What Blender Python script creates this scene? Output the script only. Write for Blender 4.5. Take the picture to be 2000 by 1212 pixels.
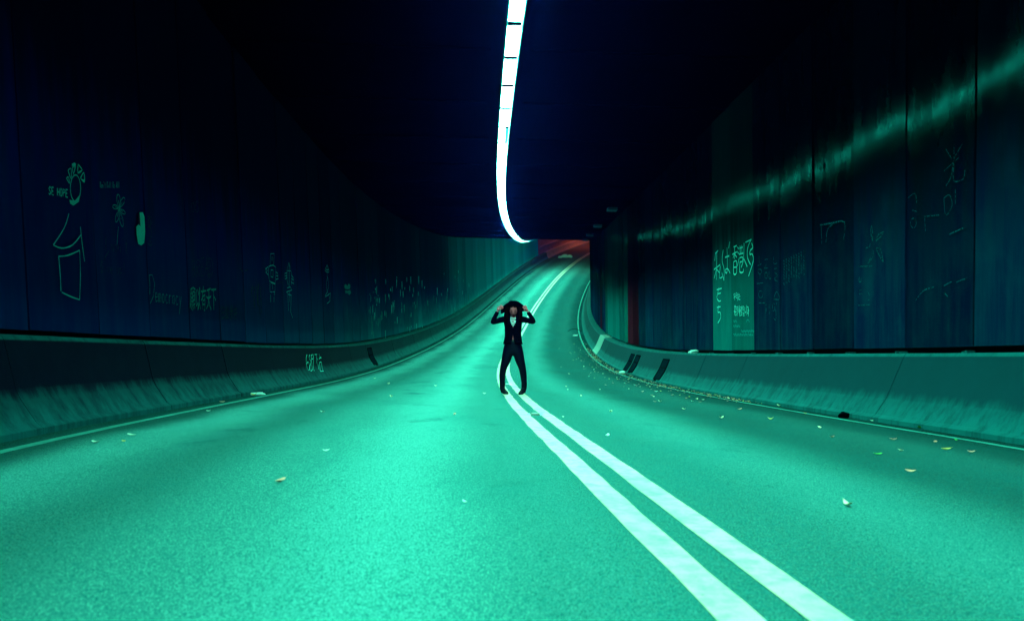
import bpy, bmesh, math, random
import numpy as np
from mathutils import Vector, Matrix

for o in list(bpy.data.objects):
    bpy.data.objects.remove(o)
SCN = bpy.context.scene
COL = SCN.collection
R = math.radians
random.seed(7)

# ------------------------------------------------------------------ camera
SC = 1.05                       # metres per unit of the survey below
FPX = 1750.0
PITCH = math.atan(80 / 1750.0)
ROLL = -0.0037
CAM_H = 0.7828 * SC
cam_data = bpy.data.cameras.new('camera')
cam = bpy.data.objects.new('camera', cam_data)
COL.objects.link(cam)
cam_data.sensor_width = 36
cam_data.sensor_fit = 'HORIZONTAL'
cam_data.lens = FPX / 2000 * 36
cam_data.clip_start = 0.05
cam_data.clip_end = 2000
cam_data.dof.use_dof = True
cam_data.dof.focus_distance = 15.8
cam_data.dof.aperture_fstop = 3.2
_F = Vector((0, math.cos(PITCH), -math.sin(PITCH)))
_U0 = Vector((0, math.sin(PITCH), math.cos(PITCH)))
_X0 = Vector((1, 0, 0))
_R = math.cos(ROLL) * _X0 - math.sin(ROLL) * _U0
_U = math.sin(ROLL) * _X0 + math.cos(ROLL) * _U0
m = Matrix((_R, _U, -_F)).transposed().to_4x4()
m.translation = Vector((0, 0, CAM_H))
cam.matrix_world = m
SCN.camera = cam

# ------------------------------------------------------------------ night sky, exposure
world = bpy.data.worlds.new('World')
SCN.world = world
world.use_nodes = True
wn = world.node_tree
bg = wn.nodes['Background']
sky = wn.nodes.new('ShaderNodeTexSky')
sky.sky_type = 'NISHITA'
sky.sun_disc = False
sky.sun_elevation = R(1.0)
sky.sun_rotation = R(200)
tint = wn.nodes.new('ShaderNodeMix'); tint.data_type = 'RGBA'; tint.blend_type = 'MULTIPLY'
tint.inputs[0].default_value = 1.0; tint.inputs[7].default_value = (.02, .10, 1.0, 1)
wn.links.new(sky.outputs[0], tint.inputs[6]); wn.links.new(tint.outputs[2], bg.inputs[0])
bg.inputs[1].default_value = 0.10
SCN.view_settings.view_transform = 'Standard'
SCN.view_settings.look = 'None'
SCN.view_settings.exposure = 0.0
SCN.view_settings.gamma = 1.0
SCN.render.engine = 'CYCLES'
SCN.cycles.use_denoising = True
SCN.cycles.max_bounces = 4
SCN.cycles.diffuse_bounces = 2
SCN.cycles.glossy_bounces = 2
SCN.cycles.sample_clamp_indirect = 4
SCN.cycles.caustics_reflective = False
SCN.cycles.caustics_refractive = False

# ------------------------------------------------------------------ the road's path
KN = np.array([-30, 0, 8, 16, 24, 32, 42, 54, 68, 85, 110., 140, 180, 300]) * SC
KK = np.array([.004, .0067, .004, .0014, .0028, .0039, .0017, .0015, .0029, .0028, .0066, .0075, .007, .003]) / SC
KG = np.array([-.08, -.0594, -.0973, -.0932, -.0744, -.0465, -.0202, .0104, .0593, .1035, .1356, .12, .06, .02])
ST = np.linspace(-30, 300, 3301)
_ds = ST[1] - ST[0]
def _cum(a):
    return np.concatenate([[0], np.cumsum((a[1:] + a[:-1]) / 2 * _ds)])
_i0 = int(np.argmin(abs(ST)))
_PS = _cum(np.interp(ST, KN, KK)); _PS = _PS - _PS[_i0] - 0.0992
_PX = _cum(np.sin(_PS)); _PX -= _PX[_i0]
_PY = _cum(np.cos(_PS)); _PY -= _PY[_i0]
_PZ = _cum(np.interp(ST, KN, KG)); _PZ -= _PZ[_i0]
CROSS = 0.021
def frame(s):
    return (float(np.interp(s, ST, _PX)), float(np.interp(s, ST, _PY)),
            float(np.interp(s, ST, _PZ)), float(np.interp(s, ST, _PS)))
def P(s, lat, up=0.0):
    x, y, z, a = frame(s)
    return Vector((x + lat * math.cos(a), y - lat * math.sin(a), z - CROSS * lat + up))
A_L, A_D, A_R = -2.6964 * SC, 0.9658 * SC, 4.4668 * SC
BL, BLH, WL, WLH = -3.2464 * SC, 0.7367 * SC, -3.5256 * SC, 0.790 * SC
BR, BRH, WR, WRH = 5.1004 * SC, 0.7655 * SC, 5.37 * SC, 0.8439 * SC
S_LAT, S_UP = 0.8837 * SC, 5.5478 * SC
CEIL = S_UP + 0.13
T0, T1 = -5.0, 114.0           # the covered length
LEAN = {-1: -0.034, 1: -0.020}   # sideways shift of a wall per metre of height

def ray(px, py):
    d = _F * FPX + _R * (px - 1000) + _U * (606 - py)
    return d.normalized()
def on_surface(px, py, latf):
    """where the sight line of a photograph pixel meets a surface lat = latf(height): distance along the road and height"""
    d = ray(px, py); u = 1.0
    for _ in range(4):
        lat = latf(u); prev = None
        for s in np.arange(3.0, 112, 0.25):
            p = P(s, lat, 0)
            c = d.x * p.y - d.y * p.x
            if prev is not None and prev[1] * c <= 0:
                s1 = prev[0] + 0.25 * prev[1] / (prev[1] - c + 1e-12)
                q = P(s1, lat, 0)
                u = CAM_H + math.hypot(q.x, q.y) / math.hypot(d.x, d.y) * d.z - q.z
                break
            prev = (s, c)
        else: return None
    return s1, u
def lat_wall(side, proud=.024):
    return lambda u: (WL if side < 0 else WR) + LEAN[side] * (u - 1) - side * proud
def lat_barrier(side, proud=.01):
    base, top, h = (A_L - .27, BL, BLH) if side < 0 else (A_R + .27, BR, BRH)
    return lambda u: float(np.interp(u, [0, .05, .085, .27, .35, h], [base, base, base + side * .05, base + side * .17, base + side * .205, top])) - side * proud
def on_road(px, py):
    d = ray(px, py)
    o = Vector((0, 0, CAM_H))
    t, step = 2.5, 0.05
    while t < 120:
        p = o + d * t
        s = p.y
        for _ in range(3):
            x, y, z, a = frame(s)
            s += (p.x - x) * math.sin(a) + (p.y - y) * math.cos(a)
        x, y, z, a = frame(s)
        lat = (p.x - x) * math.cos(a) - (p.y - y) * math.sin(a)
        if p.z < z - CROSS * lat:
            return s, lat
        t += step
    return None

# ------------------------------------------------------------------ helpers
def mesh(name, verts, faces, mat=None, parent=None, smooth=False, uv=None, mats=None, fm=None):
    me = bpy.data.meshes.new(name)
    me.from_pydata([tuple(v) for v in verts], [], faces)
    if mats:
        for q in mats: me.materials.append(q)
        me.polygons.foreach_set('material_index', fm)
    elif mat: me.materials.append(mat)
    if smooth: me.polygons.foreach_set('use_smooth', [True] * len(faces))
    if uv is not None:
        l = me.uv_layers.new(name='UVMap')
        for lp in me.loops: l.data[lp.index].uv = uv[lp.vertex_index]
    me.update()
    o = bpy.data.objects.new(name, me)
    COL.objects.link(o)
    if parent is not None: o.parent = parent
    return o
def empty(name, loc=(0, 0, 0), parent=None):
    o = bpy.data.objects.new(name, None)
    COL.objects.link(o); o.location = loc
    if parent is not None: o.parent = parent
    return o
def tag(o, label=None, cat=None, group=None, kind=None):
    if label: o['label'] = label
    if cat: o['category'] = cat
    if group: o['group'] = group
    if kind: o['kind'] = kind
    return o
def boxmesh(x0, x1, y0, y1, z0, z1):
    v = [(x, y, z) for z in (z0, z1) for y in (y0, y1) for x in (x0, x1)]
    f = [(0, 2, 3, 1), (4, 5, 7, 6), (0, 1, 5, 4), (2, 6, 7, 3), (0, 4, 6, 2), (1, 3, 7, 5)]
    return v, f
def loft(name, profile, s_list, mat, parent=None, closed=True, caps=True, smooth=False, height_uv=False):
    """sweep a cross-section [(lat, up), ...] along the road"""
    n = len(profile); v = []; uv = []
    for s in s_list:
        for k, (l, u) in enumerate(profile):
            v.append(P(s, l, u)); uv.append((s, u) if height_uv else (l, s))
    f = []
    for i in range(len(s_list) - 1):
        for k in range(n if closed else n - 1):
            a = i * n + k; b = i * n + (k + 1) % n
            f.append((a, b, b + n, a + n))
    if caps and closed:
        f.append(tuple(range(n))); f.append(tuple((len(s_list) - 1) * n + k for k in reversed(range(n))))
    return mesh(name, v, f, mat, parent, smooth, uv)

# ------------------------------------------------------------------ materials
class NT:
    def __init__(self, name):
        self.m = bpy.data.materials.new(name); self.m.use_nodes = True
        self.t = self.m.node_tree; self.b = self.t.nodes['Principled BSDF']
    def n(self, kind, **kw):
        o = self.t.nodes.new(kind)
        for k, v in kw.items():
            if k.startswith('i_'):
                o.inputs[k[2:].replace('_', ' ')].default_value = v
            else: setattr(o, k, v)
        return o
    def l(self, a, b): self.t.links.new(a, b)
    def ramp(self, fac, stops, interp='LINEAR'):
        r = self.n('ShaderNodeValToRGB'); r.color_ramp.interpolation = interp
        e = r.color_ramp.elements
        col = lambda c: (c, c, c, 1) if not hasattr(c, '__len__') else (*c, 1)
        e[0].position = stops[0][0]; e[0].color = col(stops[0][1])
        e[1].position = stops[-1][0]; e[1].color = col(stops[-1][1])
        for p, c in stops[1:-1]:
            q = e.new(p); q.color = col(c)
        self.l(fac, r.inputs[0]); return r.outputs[0]
    def mix(self, fac, a, b, mode='MIX'):
        x = self.n('ShaderNodeMix', data_type='RGBA', blend_type=mode)
        for sock, val in ((x.inputs[0], fac), (x.inputs[6], a), (x.inputs[7], b)):
            if hasattr(val, 'links'): self.l(val, sock)
            elif hasattr(val, '__len__'): sock.default_value = (*val, 1)
            else: sock.default_value = val
        return x.outputs[2]
    def noise(self, scale, detail=3, rough=.5, vec=None, coord='Object', stretch=None, dist=0):
        tc = self.n('ShaderNodeTexCoord'); src = tc.outputs[coord]
        if stretch:
            mp = self.n('ShaderNodeMapping'); mp.inputs['Scale'].default_value = stretch
            self.l(src, mp.inputs[0]); src = mp.outputs[0]
        t = self.n('ShaderNodeTexNoise'); t.inputs['Scale'].default_value = scale
        t.inputs['Detail'].default_value = detail; t.inputs['Roughness'].default_value = rough
        t.inputs['Distortion'].default_value = dist
        self.l(src, t.inputs['Vector']); return t.outputs[0]
    def bump(self, h, strength=.3, dist=.01):
        b = self.n('ShaderNodeBump'); b.inputs['Strength'].default_value = strength
        b.inputs['Distance'].default_value = dist
        self.l(h, b.inputs['Height']); self.l(b.outputs[0], self.b.inputs['Normal'])
    def set(self, **kw):
        for k, v in kw.items():
            k = k.replace('_', ' ')
            if hasattr(v, 'links'): self.l(v, self.b.inputs[k])
            else: self.b.inputs[k].default_value = (*v, 1) if hasattr(v, '__len__') else v
        return self.m
def plain(name, col, rough=.6, spec=.5, **kw):
    q = NT(name); q.set(Base_Color=col, Roughness=rough, Specular_IOR_Level=spec, **kw); return q.m

def asphalt():
    q = NT('worn_asphalt')
    uv = q.n('ShaderNodeUVMap', uv_map='UVMap')
    sep = q.n('ShaderNodeSeparateXYZ'); q.l(uv.outputs[0], sep.inputs[0])
    wob = q.noise(0.35, 2)
    wm = q.n('ShaderNodeMath', operation='MULTIPLY_ADD'); q.l(wob, wm.inputs[0]); wm.inputs[1].default_value = .5; wm.inputs[2].default_value = -.25
    ad = q.n('ShaderNodeMath', operation='ADD'); q.l(sep.outputs[0], ad.inputs[0]); q.l(wm.outputs[0], ad.inputs[1])
    mr = q.n('ShaderNodeMapRange'); mr.inputs[1].default_value = -3.3; mr.inputs[2].default_value = 5.2
    q.l(ad.outputs[0], mr.inputs[0])
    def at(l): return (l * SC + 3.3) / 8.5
    tracks_and_dim = q.ramp(mr.outputs[0], [(at(-2.95), .12), (at(-2.6), .26), (at(-2.2), .98), (at(-1.5), .38), (at(-.9), .60), (at(-.25), .86),
                                    (at(.45), .44), (at(.97), .34), (at(1.4), .33), (at(2.0), .49), (at(2.85), .20), (at(3.7), .30), (at(4.15), .18), (at(4.7), .08)], 'EASE')  # wheel tracks, with light falloff over the right lane painted in
    fine = q.noise(200, 3, .85, stretch=(1, .5, 1))
    mid = q.noise(70, 4, .85, stretch=(1, .4, 1))
    big = q.noise(1.1, 4, .6, stretch=(1, .35, 1))
    c = q.mix(q.ramp(fine, [(.43, 0.0), (.59, 1.0)]), (.0015, .115, .134), (.150, .410, .380))
    c = q.mix(1.0, c, tracks_and_dim, 'MULTIPLY')
    c = q.mix(q.ramp(mid, [(.44, .0), (.64, .6)]), c, (.001, .085, .098))
    c = q.mix(q.ramp(big, [(.48, .0), (.80, .35)]), c, (.001, .085, .098))
    ro = .95
    oil = q.noise(.8, 7, .65, stretch=(1, .55, 1), dist=.6)
    c = q.mix(q.ramp(oil, [(.60, 0.), (.70, .55)]), c, (.001, .045, .056))          # oil and old patches
    jt = q.n('ShaderNodeMath', operation='PINGPONG'); jw = q.n('ShaderNodeMath', operation='MULTIPLY_ADD'); q.l(wob, jw.inputs[0]); jw.inputs[1].default_value = .5; q.l(sep.outputs[1], jw.inputs[2])
    q.l(jw.outputs[0], jt.inputs[0]); jt.inputs[1].default_value = 7.4
    c = q.mix(q.ramp(jt.outputs[0], [(.0, .45), (.035, .0)]), c, (.001, .045, .056))  # transverse paving joints
    ms = q.n('ShaderNodeMapRange'); ms.inputs[1].default_value = 98; ms.inputs[2].default_value = 124; q.l(sep.outputs[1], ms.inputs[0])
    c = q.mix(ms.outputs[0], c, (.075, .07, .07))
    h = q.n('ShaderNodeMath', operation='ADD'); q.l(fine, h.inputs[0]); q.l(mid, h.inputs[1])
    q.bump(h.outputs[0], .2, .003)
    return q.set(Base_Color=c, Roughness=ro, Specular_IOR_Level=.0)
def road_paint(name, a, b, lo, hi):
    q = NT(name)
    wear = q.noise(9, 5, .7); fine = q.noise(190, 3, .8); tyre = q.noise(2.2, 4, .7, stretch=(1, .25, 1)); chip = q.noise(38, 5, .8)
    c = q.mix(q.ramp(wear, [(lo, 0.), (hi, 1.)]), a, b)
    c = q.mix(q.ramp(tyre, [(.50, 0.), (.72, .55)]), c, b)
    c = q.mix(q.ramp(fine, [(.50, 0.), (.70, .45)]), c, b)
    c = q.mix(q.ramp(chip, [(.63, 0.), (.68, .85)]), c, (.003, .085, .09))
    q.bump(fine, .3, .003)
    return q.set(Base_Color=c, Roughness=.8, Specular_IOR_Level=.05)
def concrete(name, lo, hi, dark_tone, soot_amt, spec=.12, pale_lift=None):
    q = NT(name)
    n1 = q.noise(3, 5, .6); n2 = q.noise(60, 3, .6); st = q.noise(5, 4, .65, stretch=(1, 1, .12))
    c = q.mix(n1, lo, hi)
    c = q.mix(q.ramp(st, [(.42, 0.), (.72, soot_amt)]), c, dark_tone)
    c = q.mix(q.ramp(n2, [(.5, 0.), (.8, .3)]), c, lo)
    if pale_lift:
        at = q.n('ShaderNodeAttribute', attribute_type='OBJECT', attribute_name='pale_lift')
        c = q.mix(at.outputs['Fac'], c, pale_lift)
    sc = q.noise(1.3, 6, .75, dist=1.5)
    c = q.mix(q.ramp(sc, [(.55, 0.), (.70, .55)]), c, dark_tone)
    ck = q.noise(14, 6, .8)
    c = q.mix(q.ramp(ck, [(.66, 0.), (.72, .5)]), c, hi)
    q.bump(n2, .35, .004)
    return q.set(Base_Color=c, Roughness=.8, Specular_IOR_Level=spec, Specular_Tint=(.05, .8, 1))
def barrier_concrete(name, lo, hi, dark_tone, streak, far_tone, top_h):
    """slip-formed concrete: dark upright face above a paler foot, paler further on"""
    q = NT(name)
    n1 = q.noise(3, 5, .6); n2 = q.noise(60, 3, .6); st = q.noise(6, 5, .7, stretch=(1, 1, .10)); ck = q.noise(14, 6, .8)
    uv = q.n('ShaderNodeUVMap', uv_map='UVMap'); sep = q.n('ShaderNodeSeparateXYZ'); q.l(uv.outputs[0], sep.inputs[0])
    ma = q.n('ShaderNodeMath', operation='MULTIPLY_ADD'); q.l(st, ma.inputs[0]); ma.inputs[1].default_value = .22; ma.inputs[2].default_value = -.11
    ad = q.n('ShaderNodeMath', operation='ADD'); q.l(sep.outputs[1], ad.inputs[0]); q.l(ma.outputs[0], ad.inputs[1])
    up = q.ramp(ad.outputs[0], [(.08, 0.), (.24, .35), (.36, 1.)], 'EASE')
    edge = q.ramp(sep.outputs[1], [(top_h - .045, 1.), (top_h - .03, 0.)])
    at = q.n('ShaderNodeAttribute', attribute_type='OBJECT', attribute_name='pale_lift')
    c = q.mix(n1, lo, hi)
    c = q.mix(at.outputs['Fac'], c, far_tone)
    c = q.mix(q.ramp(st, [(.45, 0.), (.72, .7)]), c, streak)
    sd = q.mix(at.outputs['Fac'], dark_tone, tuple(x * .45 for x in far_tone))
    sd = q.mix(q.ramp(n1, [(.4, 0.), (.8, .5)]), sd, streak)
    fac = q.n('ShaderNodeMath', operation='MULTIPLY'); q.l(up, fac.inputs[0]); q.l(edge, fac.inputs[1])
    c = q.mix(fac.outputs[0], c, sd)  # upright face darker than the foot and the top rim
    c = q.mix(q.ramp(ck, [(.68, 0.), (.74, .15)]), c, hi)
    q.bump(n2, .35, .004)
    return q.set(Base_Color=c, Roughness=.85, Specular_IOR_Level=.03)
def enamel(name, base, pale, rough, spec=.5, smear=.35, pale_lift=None, vary=.7):
    """painted steel cladding sheet, wiped streaks run down it, shade painted in above"""
    q = NT(name)
    oi = q.n('ShaderNodeObjectInfo')
    st = q.noise(4.5, 5, .65, stretch=(1, 1, .10)); cl = q.noise(1.6, 4, .6); fi = q.noise(90, 2, .5, stretch=(1, 1, .15))
    c = q.mix(q.ramp(st, [(.40, 0.), (.75, smear)]), base, pale)
    c = q.mix(q.ramp(cl, [(.5, 0.), (.8, smear * .8)]), c, pale)
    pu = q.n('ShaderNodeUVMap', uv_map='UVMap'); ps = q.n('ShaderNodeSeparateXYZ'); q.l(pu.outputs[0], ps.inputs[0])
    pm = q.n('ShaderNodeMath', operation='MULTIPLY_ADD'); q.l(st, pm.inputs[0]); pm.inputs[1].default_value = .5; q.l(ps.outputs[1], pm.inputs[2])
    c = q.mix(q.ramp(pm.outputs[0], [(.62, 0.), (1.0, .85)], 'EASE'), c, (.0001, .0010, .006))     # shade high on the cladding, painted into the colour
    if pale_lift:
        at = q.n('ShaderNodeAttribute', attribute_type='OBJECT', attribute_name='pale_lift')
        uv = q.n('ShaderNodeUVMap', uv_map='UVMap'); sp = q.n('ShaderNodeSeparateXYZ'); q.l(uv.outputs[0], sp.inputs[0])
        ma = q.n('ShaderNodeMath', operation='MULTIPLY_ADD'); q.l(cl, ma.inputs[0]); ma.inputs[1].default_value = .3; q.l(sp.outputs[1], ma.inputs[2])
        lit_low = q.ramp(ma.outputs[0], [(.22, 1.0), (.70, .06)], 'EASE')  # light on the lower wall, painted into the colour by height
        m1 = q.n('ShaderNodeMath', operation='MULTIPLY'); q.l(at.outputs['Fac'], m1.inputs[0]); q.l(lit_low, m1.inputs[1])
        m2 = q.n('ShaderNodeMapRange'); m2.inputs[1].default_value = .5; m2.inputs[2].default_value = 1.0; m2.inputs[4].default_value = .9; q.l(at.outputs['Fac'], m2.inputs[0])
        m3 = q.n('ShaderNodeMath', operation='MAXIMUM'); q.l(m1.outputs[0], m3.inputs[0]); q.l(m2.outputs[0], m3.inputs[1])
        c = q.mix(m3.outputs[0], c, pale_lift)
    v = q.n('ShaderNodeMath', operation='MULTIPLY_ADD'); q.l(oi.outputs['Random'], v.inputs[0]); v.inputs[1].default_value = vary; v.inputs[2].default_value = .95 - vary / 2
    c = q.mix(1.0, c, v.outputs[0], 'MULTIPLY')
    ra = q.ramp(st, [(.35, rough), (.65, min(1, rough + .07))])
    q.bump(fi, .02, .001)
    q.set(Base_Color=c, Roughness=.8, Specular_IOR_Level=.0)
    if spec > 0:                                   # thin even gloss of the enamel
        gl = q.n('ShaderNodeBsdfGlossy'); gl.inputs['Color'].default_value = (.05, 1, .95, 1); q.l(ra, gl.inputs['Roughness'])
        mx = q.n('ShaderNodeMixShader'); pa = q.noise(2.4, 5, .7, stretch=(1, 1, .35)); pf = q.ramp(pa, [(.36, spec * .25), (.64, spec * 1.6)]); q.l(pf, mx.inputs[0])
        out = q.t.nodes['Material Output']
        q.l(q.b.outputs[0], mx.inputs[1]); q.l(gl.outputs[0], mx.inputs[2]); q.l(mx.outputs[0], out.inputs['Surface'])
    return q.m
def emitter(name, col, strength):
    q = NT(name)
    q.set(Base_Color=(.5, .5, .5), Roughness=.5)
    q.b.inputs['Emission Color'].default_value = (*col, 1)
    q.b.inputs['Emission Strength'].default_value = strength
    return q.m

LIGHT = (.17, 1.0, .62)
M = dict(
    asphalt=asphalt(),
    white_line=road_paint('white_road_paint', (.56, .36, .29), (.10, .22, .19), .44, .78),
    edge_line=road_paint('dirty_edge_paint', (.05, .26, .25), (.02, .12, .12), .40, .75),
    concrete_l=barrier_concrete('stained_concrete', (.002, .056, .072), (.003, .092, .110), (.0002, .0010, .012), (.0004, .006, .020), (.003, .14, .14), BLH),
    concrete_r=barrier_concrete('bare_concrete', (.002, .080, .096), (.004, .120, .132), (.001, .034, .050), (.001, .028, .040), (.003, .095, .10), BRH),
    concrete_new=concrete('patched_concrete', (.15, .24, .22), (.20, .29, .27), (.09, .14, .13), .3),
    concrete_out=concrete('outdoor_concrete', (.22, .19, .17), (.34, .30, .27), (.10, .08, .07), .5),
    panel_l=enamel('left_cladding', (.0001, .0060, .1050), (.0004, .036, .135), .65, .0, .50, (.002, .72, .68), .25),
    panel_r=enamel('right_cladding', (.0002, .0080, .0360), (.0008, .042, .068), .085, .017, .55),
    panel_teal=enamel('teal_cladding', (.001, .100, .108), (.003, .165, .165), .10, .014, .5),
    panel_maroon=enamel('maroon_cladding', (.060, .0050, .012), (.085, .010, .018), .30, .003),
    ceiling=plain('sooty_ceiling', (.0001, .0002, .0014), .9, .0),
    dark=plain('dark_backing', (.004, .005, .008), .9, .1),
    housing=plain('lamp_housing', (.02, .03, .05), .6),
    steel=plain('dark_steel', (.0008, .010, .016), .7, .0),
    lamp=emitter('strip_lamp', LIGHT, 395),
    fringe=emitter('glow_fringe', (.0, .55, .50), .55),  # added glow along the lamp rims, stands in for a halo
    lamp_dim=emitter('failing_lamp', (.0, .9, .6), 0.9),
    black_rubber=plain('black_rubber', (.0006, .0015, .003), .7, .0),
)

# ------------------------------------------------------------------ road, markings
def srange(a, b, step):
    n = max(1, int(round((b - a) / step)))
    return [a + (b - a) * i / n for i in range(n + 1)]
SR = srange(-20, 120, 1.0) + srange(122, 290, 2.5)
lats = np.linspace(-3.6, 5.6, 15)
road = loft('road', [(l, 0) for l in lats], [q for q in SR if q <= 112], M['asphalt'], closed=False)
tag(road, kind='structure')
road_out = loft('road', [(l, 0) for l in lats], [q for q in SR if q >= 112], M['asphalt'], closed=False)
tag(road_out, kind='structure')
def line(name, lat, w, s_list, mat, up=.005, wob=.0):
    v = []; f = []
    for s in s_list:
        a = random.uniform(-wob, wob); b = random.uniform(-wob, wob)
        v += [P(s, lat - w / 2 + a, up), P(s, lat + w / 2 + b, up)]
    for i in range(len(s_list) - 1):
        f.append((2 * i, 2 * i + 1, 2 * i + 3, 2 * i + 2))
    return mesh(name, v, f, mat)
SL = srange(-10, 120, .35) + srange(121, 230, 1.5)
markings = empty('road_marking'); tag(markings, kind='structure')
for off in (-.125, .125):
    line('centre_line', A_D + off * SC, .135, SL, M['white_line'], wob=.006).parent = markings
line('edge_line', A_L, .085, SL, M['edge_line'], wob=.005).parent = markings
line('edge_line', A_R, .085, SL, M['edge_line'], wob=.005).parent = markings

# ------------------------------------------------------------------ concrete barriers
def barrier(side, line_lat, top_lat, top_h, label, mat):
    root = empty('concrete_barrier', P(0, top_lat, 0))
    tag(root, label, 'barrier')
    base = line_lat + side * .27
    d = lambda x: base + side * x
    top_in = top_lat
    prof = [(base, -.05), (base, .05), (d(.05), .085), (d(.17), .27), (d(.205), .35), (top_in - side * .02, top_h - .035), (top_in + side * .005, top_h),
            (top_in + side * .36, top_h + .012), (top_in + side * .36, -.05)]
    seg = 2.9 * SC
    s = T0
    k = 0
    while s < 200:
        e = min(s + seg, 200)
        mt = mat
        if side > 0 and 38.0 < s < 41.5: mt = M['concrete_new']
        if s > T1: mt = M['concrete_out']
        dx = random.uniform(-.006, .006)
        pr = [(l + dx, u + (random.uniform(-.003, .003) if u > .3 else 0)) for l, u in prof]
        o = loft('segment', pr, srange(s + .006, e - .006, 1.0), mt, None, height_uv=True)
        o['pale_lift'] = float(np.interp(s, [8, 20, 32, 50, 70], [0, .08, .30, .75, 1.0]))
        o.parent = root; o.matrix_parent_inverse = Matrix.Translation(-root.location)
        s = e; k += 1
    return root
barrier(-1, A_L, BL, BLH, 'dark stained concrete barrier with sloping foot along the left wall', M['concrete_l'])
barrier(1, A_R, BR, BRH, 'bare concrete barrier with sloping foot bending along the right wall', M['concrete_r'])

# ------------------------------------------------------------------ tunnel walls of steel panels
PW = 1.45 * SC
PUV = []
def panel_mesh(s0, s1, lat, u0, u1, side, bow, yaw, lean):
    nx = 6; v = []; PUV.clear()
    for layer in (0, 1):
        for j in range(2):
            u = u0 if j == 0 else u1
            for i in range(nx + 1):
                t = i / nx
                b = bow * (1 - (2 * t - 1) ** 2) + yaw * (t - .5)
                l = lat + lean * (u - 1) - side * b + (side * .03 if layer else 0)
                v.append(P(s0 + (s1 - s0) * t, l, u)); PUV.append((s0 + (s1 - s0) * t, u / 5.0))
    n = nx + 1; f = []
    for i in range(nx):
        f.append((i, i + 1, n + i + 1, n + i))
        f.append((2 * n + i, 3 * n + i, 3 * n + i + 1, 2 * n + i + 1))
        f.append((i, 2 * n + i, 2 * n + i + 1, i + 1))
    f.append((0, n, 3 * n, 2 * n)); f.append((nx, 2 * n + nx, 3 * n + nx, n + nx))
    return v, f
def wall(side, lat, u0, label, first):
    root = empty('tunnel_wall', P(0, lat, 0)); tag(root, label, 'wall')
    inv = Matrix.Translation(-root.location)
    s = first
    while s > T0: s -= PW
    while s < T1 - PW * .6:
        g = .014
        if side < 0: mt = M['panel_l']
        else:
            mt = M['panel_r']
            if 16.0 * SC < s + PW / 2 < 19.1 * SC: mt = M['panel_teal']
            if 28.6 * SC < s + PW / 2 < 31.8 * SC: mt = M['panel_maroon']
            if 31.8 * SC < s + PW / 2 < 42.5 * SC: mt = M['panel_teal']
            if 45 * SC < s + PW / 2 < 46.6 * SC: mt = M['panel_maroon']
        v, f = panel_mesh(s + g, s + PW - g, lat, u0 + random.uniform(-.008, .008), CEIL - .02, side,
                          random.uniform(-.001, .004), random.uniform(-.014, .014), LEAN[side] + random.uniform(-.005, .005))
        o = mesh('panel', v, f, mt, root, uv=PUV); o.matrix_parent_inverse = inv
        o['pale_lift'] = max(0.0, float(np.interp(s, [6, 16, 25, 40, 55, 75, 100], [.01, .04, .15, .32, .52, .78, 1.0])) * (random.uniform(.7, 1.3) if s < 45 else random.uniform(.95, 1.05)))
        if side > 0 or s > 12:
            for q in (.07, .16):
                if random.random() < .8:
                    ss = s + q + random.uniform(-.02, .02)
                    w = random.uniform(.03, .05)
                    pr = [(lat - .03, u0 - .115), (lat - .03, u0 - .045 + random.uniform(-.015, .01)), (lat + .06, u0 - .045), (lat + .06, u0 - .115)] if side > 0 else \
                         [(lat + .02, u0 - .09), (lat + .02, u0 - .035), (lat - .06, u0 - .035), (lat - .06, u0 - .09)]
                    b = loft('bracket', pr, [ss, ss + w], M['concrete_r'], root); b.matrix_parent_inverse = inv
        s += PW
    bk = loft('backing', [(lat + side * .10, -.1), (lat + side * .10 + LEAN[side] * CEIL, CEIL + .1), (lat + side * .45 + LEAN[side] * CEIL, CEIL + .1), (lat + side * .45, -.1)],
              srange(T0, T1, 2.0), M['dark'], root)
    bk.matrix_parent_inverse = inv
    return root
wall_l = wall(-1, WL, WLH, 'tall dark panelled tunnel wall with chalk drawings on the left', 9.3 * SC)
wall_r = wall(1, WR, WRH, 'tall panelled tunnel wall with lighter and maroon panels on the right', 10.3 * SC)

# ------------------------------------------------------------------ ceiling
ceil = loft('ceiling', [(WL - .6, CEIL), (WR + .6, CEIL), (WR + .6, CEIL + .5), (WL - .6, CEIL + .5)], srange(T0, T1, 1.5), M['ceiling'])
tag(ceil, kind='structure')
s = T0 + 1
while s < T1:
    for a, b in ((WL - .1, S_LAT - .35), (S_LAT + .35, WR + .1)):
        o = loft('beam', [(a, CEIL + .02), (b, CEIL + .02), (b, CEIL - .035), (a, CEIL - .035)], [s, s + .09], M['ceiling'], ceil)
    s += 3.1 * SC

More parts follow.
